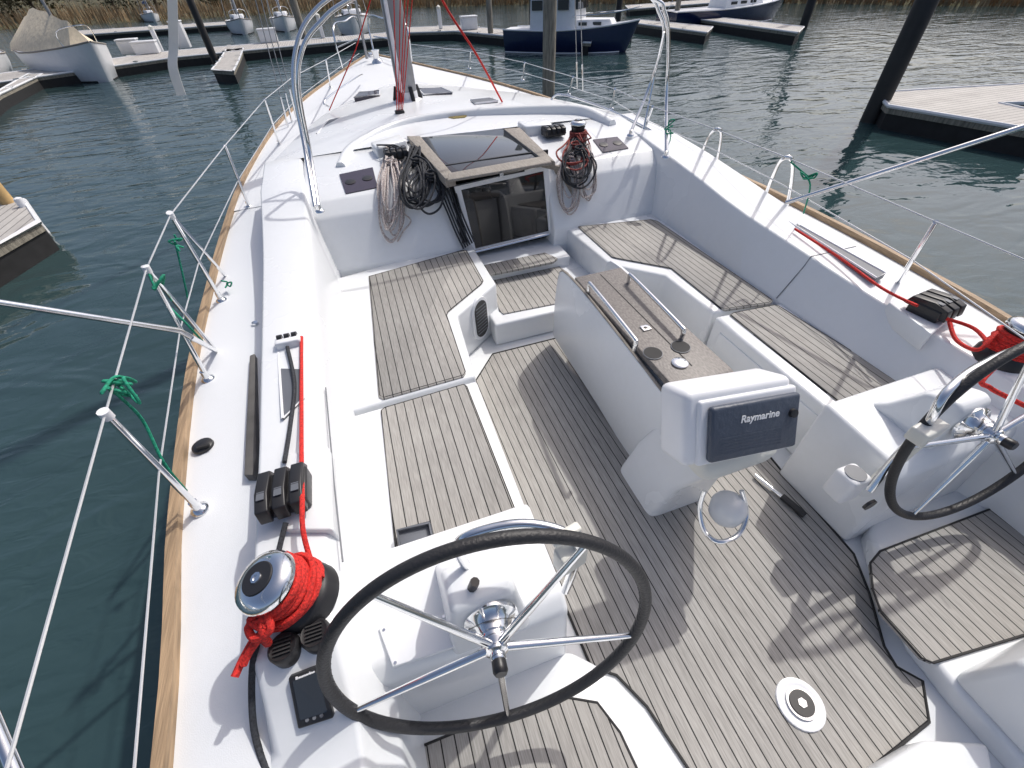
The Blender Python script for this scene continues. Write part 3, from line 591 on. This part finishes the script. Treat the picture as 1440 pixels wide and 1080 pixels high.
wirer([P(1560,360,1.2),P(1440,365,1.21),R1[1],R2[1]]); wirer([P(1560,560,.9),midp(R1),midp(R2)])
wirer([R2[1],R3[1],R5[1],R6[1],R7[1],R8[1],R9[1],P(560,60,1.45)]); wirer([midp(R2),midp(R3),midp(R5),midp(R6),midp(R7),midp(R8),midp(R9),P(555,75,1.15)])
MB().tube([P(1105,285,1.0),P(1440,178,1.5),P(1600,128,1.62)],.0125,10).build('support_strut','steel',Y)
def cord(pts,label): return rope(cat(pts,6),.005,'grrope',label,'green_cord')
def tangle(c_,r,n,sd_):
    rd=random.Random(sd_); return [c_+Vector((rd.uniform(-r,r),rd.uniform(-r,r),rd.uniform(-r,r))) for _ in range(n)]
cord([P(152,545,1.24)]+tangle(P(172,548,1.2),.05,16,3)+[P(200,590,1.05),P(230,650,.9),P(262,690,.7)],'green cord knotted on the nearest left lifeline')
cord([L2[1]]+tangle(L2[1]+Vector((.02,-.02,-.06)),.03,6,4)+[P(230,420,1.05),P(262,455,.95),P(285,480,.8)],'green cord hanging from the middle left gate stanchion')
cord([P(245,330,1.2)]+tangle(P(250,345,1.15),.03,8,5)+[P(260,400,.95),P(265,425,.85)],'green cord hanging by the forward left gate stanchion')
cord(tangle(P(320,398,.68),.03,8,8),'green cord bunched at a left stanchion foot')
cord([P(1112,228,1.2)]+tangle(P(1136,250,1.1),.05,10,6)+[P(1130,300,.8)],'green cord hanging from the nearer right gate hoop')
cord(tangle(P(945,178,1.1),.05,9,7)+[P(942,200,.9)],'green cord tied near the right spray hood frame foot')
for l in (L1,L2,L3):
    MB().tube([l[1].lerp(l[0],-.02),l[1].lerp(l[0],.03)],.016,10).build('lifeline_wrap','white',Y)
def sh(pts,r=.0145): return MB().tube(cat(pts,7),r,10).build('spray_hood_frame','steel',Y)
sh([P(448,292,.93),PY(436,215,3.85),PY(420,125,3.8),PY(425,70,3.8),PY(450,32,3.8),PY(500,-5,3.8),(1.1,3.8,2.28),PY(905,-8,3.8),PY(935,18,3.8),PY(940,70,3.8),PY(937,140,3.75),P(937,216,.93)])
sh([P(443,292,.93),PY(428,205,3.9),PY(413,120,4.0),PY(418,60,4.05),PY(440,18,4.1),PY(490,-20,4.1),(1.1,4.1,2.4),PY(890,-20,4.1),PY(928,20,4.1),PY(932,60,4.1),PY(912,125,4.2),P(887,186,.98)])
sh([P(905,182,.98),PY(922,100,4.1),PY(934,45,3.95)],.010)
for (u,v,z) in ((448,292,.93),(937,216,.93),(887,186,.98)): MB().lathe(P(u,v,z)-Vector((0,0,.03)),[(.035,0),(.033,.01),(.02,.02),(.02,.05),(.001,.05)],16).build('frame_foot','steel',Y)
MB().tube(cat([P(388,300,.70),P(384,285,.78),P(396,240,.80),P(404,225,.78),P(404,218,.74)],5),.012).build('hand_rail','steel',Y)
MB().tube(cat([P(775,140,.98),P(790,133,1.05),P(850,152,1.0),P(905,178,.97),P(922,190,.9)],5),.012).build('hand_rail','steel',Y)
MB().tube(cat([P(462,150,.9),P(458,140,.98),P(500,110,1.0),P(510,105,.95)],5),.012).build('hand_rail','steel',Y)
def dh(pts,z,m='port'):
    q=pl(pts,z); o=MB().prism([x+Vector((0,0,.012)) for x in q],z-.09).build('deck_hatch',m,Y); MB().tube([x+Vector((0,0,.008)) for x in q],.01,6,True).build('hatch_rim','white',o)
dh([(446,190),(470,180),(490,164),(462,170)],.99,'grey'); dh([(596,134),(636,131),(620,124),(588,126)],1.045); dh([(668,147),(700,143),(690,139),(662,142)],1.05,'grey'); dh([(498,138),(534,134),(534,128),(504,131)],1.0)
# mast
mb_=P(574,140,1.04); mast=MB().tube([mb_,mb_+Vector((0,0,16))],[.115,.095],20).build('mast','alu',Y)
MB().lathe(mb_-Vector((0,0,.03)),[(.2,0),(.18,.03),(.13,.05),(.125,.12),(.001,.12)],24).build('mast_collar','white',mast)
for a in range(6): MB().tube([mb_+Vector((.16*math.cos(a),.16*math.sin(a),0)),mb_+Vector((.12*math.cos(a),.12*math.sin(a),.14))],.025,8).build('mast_block','black',mast)
MB().tube([mb_+Vector((-.075,-.12,0.1)),mb_+Vector((-.065,-.12,8))],.022,8).build('sail_track','white',mast)
for sgn in (-1,1): MB().tube([mb_+Vector((sgn*.11,-.03,.05)),mb_+Vector((sgn*.09,-.03,8))],.006,6).build('halyard','wire',mast)
for (u,v,z) in ((411,172,.72),(405,178,.72),(417,166,.75),(820,128,.74),(812,124,.75)):
    b=P(u,v,z); tp_=Vector((xc(6.3)+(b.x-xc(6.3))*.5,6.6,9)); MB().tube([b,tp_],.006,6).build('shroud','alu',Y); MB().tube([b,b+(tp_-b).normalized()*.35],.013,8).build('turnbuckle','steel',Y)
fs=P(516,82,.95); MB().tube([fs,Vector((mb_.x,mb_.y+.3,15.5))],.03,10).build('furled_jib','alu',Y)
for sgn in (-1,1):
    c0=Vector((xc(12.4),12.4,.9)); MB().tube(cat([c0+Vector((sgn*.7,-1.4,0)),c0+Vector((sgn*.68,-1.35,.6)),c0+Vector((sgn*.4,-.3,.64)),c0+Vector((sgn*.12,.15,.64)),c0+Vector((sgn*.08,.0,0))],6),.018,8).build('bow_pulpit','steel',Y)
    MB().tube([c0+Vector((sgn*.69,-1.37,.32)),c0+Vector((sgn*.15,.05,.34))],.012,8).build('pulpit_bar','steel',Y)
MB().lathe((xc(11.3),11.3,.87),[(.12,0),(.11,.05),(.06,.1),(.07,.2),(.09,.24),(.001,.25)],20).build('windlass','steel',Y)
MB().box((xc(12.2),12.4,.95),(.12,.7,.06)).build('anchor_roller','steel',Y,bevel=.01)
base=P(562,157,1.06)
for k,(u,v) in enumerate(((562,-40),(575,-40),(584,-40),(590,-40),(598,-40))):
    tp=PY(u,v,base.y-.25); rope([base+Vector((.015*(k-2),0,0)),tp+Vector((0,0,.3))],.005,'red','thin red line of the bundle rising beside the mast foot','red_line','red lines beside the mast')
MB().box(base+Vector((0,0,-.02)),(.10,.08,.07)).build('deck_block','black',Y,bevel=.01)
rope(cat([P(706,143,1.05),PY(672,80,5.0),PY(630,15,5.0),PY(608,-30,5.0)],4),.010,'red','red line slanting from coachroof right of mast up out of view')
rope([P(463,155,.98),PY(500,70,6.0),PY(530,-30,6.0)],.006,'red','thin red line slanting up left of the mast')
# rope coils draped on the bulkhead
def hang(u,v,w_,h_,n,r,m,label,seed,off=.02,twist=True):
    rd=random.Random(seed); pts=[]
    for k in range(n):
        a=w_*rd.uniform(.45,1); hh=h_*rd.uniform(.72,1.05); ox=rd.uniform(-.12,.12)*w_; o_=off+k*r*1.1
        seq=[(0,-6,0),(-.28,.22,.3),(-.5,.5,.5),(-.42,.85,.6),(-.05,1.0,.6),(.38,.86,.5),(.5,.5,.4),(.25,.2,.2)]
        for i,(fx,fy,fo) in enumerate(seq):
            pts.append(surf(u+ox+fx*a+rd.uniform(-2,2),v+(fy if i==0 else fy*hh),o_+fo*.01+rd.uniform(0,.012)))
    c_=surf(u,v+h_*.16,off+n*r); 
    if twist:
        for k in range(26): pts.append(c_+Vector((.03*math.cos(k*.9),-.012+.026*math.sin(k*.9)-.01,.03-.0032*k)))
    return rope(cat(pts,5),r,m,label,'rope_coil')
hang(552,208,38,136,6,.0066,'whrope','pale speckled rope coil hanging over the left cabin bulkhead',11)
hang(547,210,28,108,4,.0066,'whrope','shorter pale rope coil lying over the longer one at left',21,.05)
hang(583,212,54,80,8,.0085,'dkrope','black rope bundle hanging beside left hatch runner',12,.03)
hang(604,234,46,68,5,.0085,'dkrope','second black rope bundle nearer the door glass',22,.04)
for k in range(6):
    rope(cat([surf(572+5*k,214,.05),surf(596+5*k,232+5*k,.06),surf(612+5*k,262,.05),surf(628+4*k,296,.05),surf(640+4*k,325,.04),surf(652+3*k,350-2*k,.03)],6),.0075,'dkrope','black rope falling from the bundle towards the door sill','falling_rope','black ropes beside the companionway')
rope(cat([surf(568+10*math.sin(k*1.9),250+15*k,.03) for k in range(7)],5),.0065,'whrope','pale rope tail dangling against the left bulkhead')
hang(800,205,32,98,6,.0066,'whrope','pale speckled rope coil hanging below roof winch',13)
hang(826,208,34,78,4,.0066,'whrope','looser pale rope loop hanging right of the roof winch',14)
hang(812,200,46,62,7,.0075,'dkrope','small black rope bundle under the red rope at the roof winch',24,.05)
hang(806,198,50,40,3,.0075,'redmix','red rope heap flopped over the bulkhead edge below the roof winch',25,.07)
rope(coilrope(wT,.07,.02,3.0,.017,rT)+tangle(wT+Vector((-.03,-.13,.02)),.07,10,15),.0075,'redmix','red rope wound and heaped on the small roof winch')
for k in range(3): rope(cat([P(560+8*k,215,1.03),P(545+6*k,205,1.08),P(530+8*k,204,1.07)],5),.007,'dkrope','short dark line between tunnel and clutches','deck_line','dark lines into the left roof clutches')
q=cat([PY(241,-30,2.4),PY(244,60,2.42),PY(243,95,2.4),PY(255,134,2.4)],5); w2=Vector((.017,0,0)); MBs=MB(); MBs.loft([[a-w2,a+w2,a+w2+Vector((0,.003,0)),a-w2+Vector((0,.003,0)),a-w2] for a in q],True)
tag(MBs.build('webbing_strap','strap'),'white webbing strap hanging down from above at upper left','strap')
# ================================================================ SETTING
wt=MB(); wt.add([(-2500,-800,WZ),(2500,-800,WZ),(2500,3500,WZ),(-2500,3500,WZ)],[(0,1,2,3)]); struct(wt.build('water','water'))
shore=[(-300,150),(-120,112),(-50,103),(0,90),(22,74),(34,56),(41,40),(45,24),(58,4),(80,-30),(140,-100)]
sp_=cat([(a,b,0) for a,b in shore],10); bank=[]
for i,q in enumerate(sp_):
    d=(sp_[min(i+1,len(sp_)-1)]-sp_[max(i-1,0)]).normalized(); n_=Vector((-d.y,d.x,0))
    row=[]
    for k,(o_,z) in enumerate(((-1,-1.2),(.5,-.7),(4,-.3),(12,.2),(30,1.5),(80,6),(200,14),(600,25))):
        row.append(q+n_*(o_+random.uniform(-.1,.1)*o_)+Vector((0,0,z+random.uniform(-.05,.1)*max(z,0))))
    bank.append(row)
struct(MB().loft(bank).build('shore_bank','earth'))
rd=random.Random(5); rb=MB()
for i in range(26000):
    k=rd.random()*(len(sp_)-2); j=int(k); q=sp_[j].lerp(sp_[j+1],k-j)
    if q.y<-30 or q.x<-140: continue
    d=(sp_[j+1]-sp_[j]).normalized(); n_=Vector((-d.y,d.x,0)); o_=rd.random()**1.5*14; b=q+n_*o_; b.z=-.8+o_*.08
    h=rd.uniform(1.1,2.2); a=rd.uniform(0,6.28); wd_=rd.uniform(.03,.09); e=Vector((math.cos(a)*wd_,math.sin(a)*wd_,0)); l=Vector((rd.uniform(-.3,.3),rd.uniform(-.3,.3),h))
    rb.add([b-e,b+e,b+l],[(0,1,2)])
o=rb.build('reeds','reed',flat=True); o['kind']='stuff'; tag(o,'dry tan reeds growing along the far shore','reeds')
def tree(seed,h,m):
    rd=random.Random(seed); root=thing('tree','x','tree'); tb_=MB().tube([(0,0,-.3),(.1,0,h*.3),(.2,.1,h*.75)],[.18,.13,.05],8)
    for k in range(7):
        a=rd.uniform(0,6.28); z=h*rd.uniform(.25,.6); tb_.tube([(.1,0,z),(math.cos(a)*h*.2,math.sin(a)*h*.2,z+h*.15),(math.cos(a)*h*.32,math.sin(a)*h*.32,z+h*.28)],[.07,.05,.02],5)
    tb_.build('trunk','bark',root,local=True); cr=MB()
    cl=[Vector((rd.gauss(0,h*.2),rd.gauss(0,h*.2),h*rd.uniform(.25,.95))) for _ in range(26)]
    for c_ in cl:
        rr=h*rd.uniform(.08,.16)
        for _ in range(60):
            p_=c_+Vector((rd.gauss(0,rr),rd.gauss(0,rr),rd.gauss(0,rr*.8))); s_=rd.uniform(.08,.2)
            if p_.z<.1: continue
            a=Vector((rd.uniform(-1,1),rd.uniform(-1,1),rd.uniform(-1,1)))*s_; b=Vector((rd.uniform(-1,1),rd.uniform(-1,1),rd.uniform(-1,1)))*s_
            cr.add([p_-a,p_+b,p_+a,p_-b],[(0,1,2,3)])
    cr.build('crown',m,root,flat=True,local=True); return root
protos=[tree(1,5,'leaf'),tree(2,6.5,'leafd'),tree(3,4,'leaf'),tree(4,5.5,'leafd')]
used=[False]*4
spots=[]
for i in range(34):
    k=i/33; j=8+k*(58-8); a=sp_[int(j)]; d=(sp_[int(j)+1]-a).normalized(); n_=Vector((-d.y,d.x,0)); off=rd.uniform(6,13)
    spots.append((a+n_*off,off))
for i,(q,off) in enumerate(spots):
    k=rd.randrange(4); pr_=protos[k]
    if not used[k]: r_=pr_; used[k]=True
    else:
        r_=pr_.copy(); C.objects.link(r_)
        for chh in pr_.children: c_=chh.copy(); C.objects.link(c_); c_.parent=r_
    r_.location=(q.x,q.y,-.6+off*.05); r_.rotation_euler=(0,0,rd.uniform(0,6)); s_=rd.uniform(.7,1.25); r_.scale=(s_*1.2,s_*1.2,s_)
    r_['label']='bushy tree in the row behind the reeds on the far shore'; r_['group']='trees along the far shore'; r_['category']='tree'
def dock(pts,label,z=-.35,m='teakdock',cl=True):
    q=pl(pts,z); c_=sum(q,Vector())/len(q); root=thing('floating_dock',label,'dock',(c_.x,c_.y,WZ))
    MB().prism([x+Vector((0,0,.01)) for x in q],z-.05).build('dock_deck',m,root)
    q3=[c_+(x-c_)*1.004 for x in q]; q3=[Vector((x.x,x.y,z-.01)) for x in q3]
    MB().prism(q3,z-.14).build('dock_fascia','pilew',root)
    MB().prism([Vector((x.x,x.y,z-.142)) for x in [c_+(x-c_)*.985 for x in q]],WZ-.2).build('dock_float','float',root)
    MB().tube([Vector((x.x,x.y,z+.0)) for x in q3],.04,6,True).build('dock_bumper','white',root)
    if cl:
        for i in range(len(q)):
            a,b=q[i],q[(i+1)%len(q)]
            if (b-a).length>3:
                for k in (.25,.75):
                    p_=a.lerp(b,k); p_=p_+(c_-p_).normalized()*.15; MB().box(p_+Vector((0,0,.06)),(.22,.04,.04)).build('cleat','steel',root)
    return root
dock([(-160,300),(34,282),(54,312),(-160,430)],'grey floating dock at left edge close to the yacht')
dock([(1232,131),(1310,126),(1470,117),(1475,144),(1405,146),(1480,162),(1480,187),(1250,149)],'pale boarded floating dock with triangular corner at right',m='teakdock2')
dock([(-60,112),(240,72),(548,46),(548,52),(250,80),(-60,124)],'long floating dock across the upper left behind the moored boats')
dock([(298,98),(308,86),(318,70),(342,68),(336,84),(328,100)],'short finger dock with black piling at upper left',m='teakdock2')
dock([(-40,150),(40,104),(60,104),(0,132),(-40,160)],'finger dock at far upper left beside the covered boat')
dock([(100,44),(330,30),(332,34),(100,50)],'farther thin dock behind the storage boxes at upper left')
dock([(545,40),(640,36),(800,50),(835,54),(830,60),(790,58),(640,44),(545,47)],'long dark floating dock behind the mast')
dock([(838,40),(886,36),(890,44),(842,50)],'small finger dock right of the navy motorboat')
dock([(888,32),(900,28),(1002,38),(994,46)],'narrow floating dock left of the dark sailing boat')
dock([(930,20),(950,18),(1130,38),(1122,46)],'narrow floating dock along the dark sailing boat')
dock([(880,8),(1100,-8),(1105,-4),(885,13)],'farthest thin floating dock by the reeds')
def pile(u,v,z,r,top,m,label):
    b=P(u,v,z); b.z=-2.5; r_=MB().lathe(b,[(r,0),(r,top+2.5),(r*.9,top+2.53),(.001,top+2.55)],20); o=r_.build('dock_piling',m); return tag(o,label,'piling')
pile(1238,140,-.35,.21,6,'pilek','thick black steel piling standing at the left end of the right dock')
pile(771,150,WZ,.18,5,'pilew','weathered wooden piling rising behind coachroof right of mast')
pile(307,96,WZ,.17,6,'pilek','slim dark piling at the end of upper left finger dock')
pile(1128,42,WZ,.22,6,'pilek','black piling at the end of the dark sailing boat dock')
pile(748,52,WZ,.16,5,'pilek','black piling beside the navy motorboat stern')
pile(868,36,WZ,.2,5,'pilek','black piling just right of the navy motorboat cabin')
pile(430,62,WZ,.24,6,'pilew','grey wooden piling left of the yacht bow')
pile(560,46,WZ,.2,6,'pilek','black piling on the dock behind the mast')
pile(690,47,-.35,.16,4,'pilew','thin wooden piling on the long dock between mast and motorboat')
pile(950,28,-.35,.15,4,'pilew','thin wooden piling at the near end of the sailing boat dock')
pile(12,286,-.35,.10,.10,'post','short tan wooden post on the left edge dock')
pile(34,291,-.35,.06,-.24,'white','small white capped stub beside the tan post on the left dock')
def dockbox(u,v,label,m='white',s_=(1.0,.6,.6)):
    c_=P(u,v,-.35); r_=thing('dock_box',label,'box',(c_.x,c_.y,-.33)); MB().box((0,0,s_[2]/2),s_).build('box_body',m,r_,bevel=.04,local=True); MB().box((0,0,s_[2]+.04),(s_[0]+.06,s_[1]+.06,.08)).build('box_lid',m,r_,bevel=.03,local=True)
dockbox(188,76,'white storage box on upper left dock, leftmost'); dockbox(262,68,'tall white storage box on upper left dock behind the finger',s_=(.6,.6,1.2)); dockbox(210,76,'low white storage box between two others on upper left dock',s_=(1.2,.6,.5)); dockbox(380,60,'white storage box on long dock near small boats'); dockbox(660,42,'white storage box on the dock right of mast')
for i,(u,v,lab) in enumerate(((228,73,'white power pedestal on long dock beside the storage boxes'),(455,54,'white power pedestal near the yacht bow'),(620,41,'white power pedestal on dock behind the red lines'))):
    c_=P(u,v,-.35); r_=thing('power_pedestal',lab,'pedestal',(c_.x,c_.y,-.33)); MB().box((0,0,.5),(.22,.22,1.0)).build('pedestal_body','white',r_,bevel=.03,local=True); MB().lathe((0,0,1.0),[(.13,0),(.13,.12),(.02,.2),(.001,.2)],12).build('pedestal_light','cream',r_,local=True)
def boat(u,v,ang,Lb,Bm,fb,hullm,label,cat_,kind='sail',cover=None,mastm='alu'):
    c_=P(u,v,WZ); r_=thing('moored_boat',label,cat_,(c_.x,c_.y,WZ),R(ang)); secs=[]
    T=[(0,.36,1),(.15,.44,.98),(.4,.5,.95),(.6,.46,1.0),(.8,.3,1.1),(.93,.13,1.2),(1,.01,1.28)]
    for k in range(17):
        t_=k/16; hw,sh_=lerp(T,t_); hw*=Bm; x=(t_-.5)*Lb; half=[(hw,fb*sh_),(hw*.97,fb*.6),(hw*.82,0),(hw*.4,-.3)]
        rk=lambda z:(x if t_<.8 else x-(1-z/(fb*1.28))*.5*(t_-.8)/.2)
        secs.append([Vector((rk(z),-a,z)) for a,z in half]+[Vector((rk(z),a,z)) for a,z in half[::-1]])
    MB().loft(secs,True).build('hull',hullm,r_,ang=60,local=True)
    MB().loft([[Vector((s_[0].x,s_[0].y*.97,s_[0].z+.01)),Vector((s_[0].x,0,s_[0].z+.06)),Vector((s_[-1].x,s_[-1].y*.97,s_[-1].z+.01))] for s_ in secs]).build('deck','white',r_,local=True)
    for i_ in (0,-1): MB().tube([s_[i_]+Vector((0,0,.03)) for s_ in secs],.035,6).build('rub_rail','white' if hullm!='white' else 'wood',r_,local=True)
    for sg in (-1,1): MB().tube([Vector((s_[2].x,sg*abs(s_[2].y)*1.005,.03)) for s_ in secs[:-1]],.03,5).build('boot_stripe','float' if hullm=='white' else 'white',r_,local=True)
    def blk(x0,x1,w0,w1,z0,z1,m_,nm,ins=.12,par=None,bv=.04):
        tp_=[(x0+ins*.4,-w0+ins,z1),(x1-ins*2,-w1+ins,z1),(x1-ins*2,w1-ins,z1),(x0+ins*.4,w0-ins,z1)]; bt_=[(x0,-w0,z0),(x1,-w1,z0),(x1,w1,z0),(x0,w0,z0)]
        return MB().prism(tp_,bt_).build(nm,m_,par or r_,bevel=bv,local=True)
    if kind=='sail':
        blk(-.1*Lb,.26*Lb,.3*Bm,.2*Bm,fb*.95,fb+.45,'white','cabin')
        for s_ in (-1,1):
            for k in range(3): MB().box((.0+.09*Lb*k-.03*Lb,s_*(.285*Bm-.03*Bm*k-.03),fb+.22),(.05*Lb,.03,.14)).build('window','glass',r_,local=True)
        MB().tube([(.1*Lb,0,fb+.4),(.1*Lb,0,fb+Lb*1.2)],.07,10).build('mast',mastm,r_,local=True)
        MB().tube([(.1*Lb,0,fb+1.2),(-.35*Lb,0,fb+1.15)],.05,8).build('boom',mastm,r_,local=True)
        MB().tube([(.08*Lb,0,fb+1.3),(-.1*Lb,0,fb+1.32),(-.33*Lb,0,fb+1.22)],[.17,.14,.08],10).build('sail_cover',cover or 'bluec',r_,local=True)
        MB().tube([(.49*Lb,0,fb*1.25),(.1*Lb,0,fb+Lb*1.15)],.03,6).build('forestay','wire',r_,local=True)
        MB().tube([(-.5*Lb,0,fb),(.1*Lb,0,fb+Lb*1.18)],.015,6).build('backstay','wire',r_,local=True)
        for s_ in (-1,1): MB().tube([(.08*Lb,s_*.45*Bm,fb),(.1*Lb,0,fb+Lb*1.1)],.015,5).build('shroud','wire',r_,local=True)
        for s_ in (-1,1):
            MB().tube(cat([(.3*Lb,s_*.28*Bm,fb*1.1),(.3*Lb,s_*.28*Bm,fb*1.1+.6),(.5*Lb,s_*.04,fb*1.28+.6),(.49*Lb,0,fb*1.28)],4),.018,6).build('pulpit','steel',r_,local=True)
    if kind=='tent':
        secs=[]
        for k in range(9):
            t_=k/8; x=-.45*Lb+.78*Lb*t_; hw=Bm*(.42 if t_<.6 else .42-.28*(t_-.6)/.4); zt=fb+1.55-.9*abs(t_-.4)-.05*math.sin(k*2.1)
            secs.append([Vector((x,-hw,fb*.95)),Vector((x,-hw*.9,fb+.22)),Vector((x,-hw*.45,fb+.22+(zt-fb-.22)*.5)),Vector((x,0,zt)),Vector((x,hw*.45,fb+.22+(zt-fb-.22)*.5)),Vector((x,hw*.9,fb+.22)),Vector((x,hw,fb*.95))])
        MB().loft(secs,True).build('canvas_cover','canvas',r_,ang=25,local=True)
        MB().tube([(.1*Lb,0,fb),(.1*Lb,0,fb+Lb*1.1)],.07,10).build('mast','alu',r_,local=True)
        MB().tube(cat([(.33*Lb,-.2*Bm,fb*1.1),(.34*Lb,-.2*Bm,fb*1.1+.6),(.5*Lb,0,fb*1.28+.6),(.34*Lb,.2*Bm,fb*1.1+.6),(.33*Lb,.2*Bm,fb*1.1)],4),.02,6).build('pulpit','steel',r_,local=True)
    if kind=='motor':
        blk(.0*Lb,.34*Lb,.34*Bm,.2*Bm,fb*.98,fb+.35,'white','trunk_cabin')
        for s_ in (-1,1):
            for k in range(2): MB().box((.12*Lb+.1*Lb*k,s_*(.30*Bm-.05*Bm*k-.06),fb+.2),(.06*Lb,.05,.12)).build('porthole','glass',r_,local=True)
        w_=blk(-.28*Lb,.08*Lb,.36*Bm,.33*Bm,fb*.9,fb+1.25,'white','wheelhouse',.08)
        for s_ in (-1,1):
            for k in range(3): MB().box((-.22*Lb+.1*Lb*k,s_*(.36*Bm-.03),fb+.9),(.08*Lb,.07,.36)).build('window','glass',w_,local=True)
        for k in (-1,0,1): MB().box((.075*Lb-.02,k*.21*Bm,fb+.9),(.14,.18*Bm,.36)).build('windscreen','glass',w_,local=True)
        MB().box((-.14*Lb,0,fb+1.3),(.46*Lb,.76*Bm,.09)).build('roof','white',w_,bevel=.03,local=True)
        MB().tube([(-.1*Lb,0,fb+1.3),(-.12*Lb,0,fb+2.6)],.03,6).build('aerial','white',w_,local=True)
        MB().tube(cat([(.05*Lb,-.38*Bm,fb*1.1+.4),(.35*Lb,-.25*Bm,fb*1.1+.5),(.5*Lb,0,fb*1.28+.5),(.35*Lb,.25*Bm,fb*1.1+.5),(.05*Lb,.38*Bm,fb*1.1+.4)],5),.02,6).build('bow_rail','steel',r_,local=True)
    return r_
boat(116,108,-56,8.4,3.3,1.15,'white','white sailing boat under beige canvas cover at upper left','sailboat','tent')
boat(-14,112,-66,7.5,2.6,1.0,'white','white boat cut off by the left edge beside the covered boat','sailboat','sail','canvas')
boat(342,46,-80,6.6,2.3,.85,'white','small white sailing boat behind the long dock, nearest left pilings','sailboat','sail','canvas')
boat(402,42,-85,6.6,2.3,.85,'white','small white sailing boat just left of yacht bow','sailboat','sail','white')
boat(500,46,-95,8,2.8,1.0,'white','white sailing boat with blue sail cover straight behind the bow','sailboat','sail','bluec')
boat(215,30,-70,6.5,2.3,.8,'white','small white sailing boat on the farther thin dock at upper left','sailboat','sail','bluec')
boat(802,72,-44,6.6,2.5,.9,'navy','navy hulled motorboat with white wheelhouse behind the coachroof','motorboat','motor')
boat(1018,34,4,9.5,2.8,.85,'navy','dark navy sailing boat moored broadside in front of the reeds','sailboat','sail','bluec')
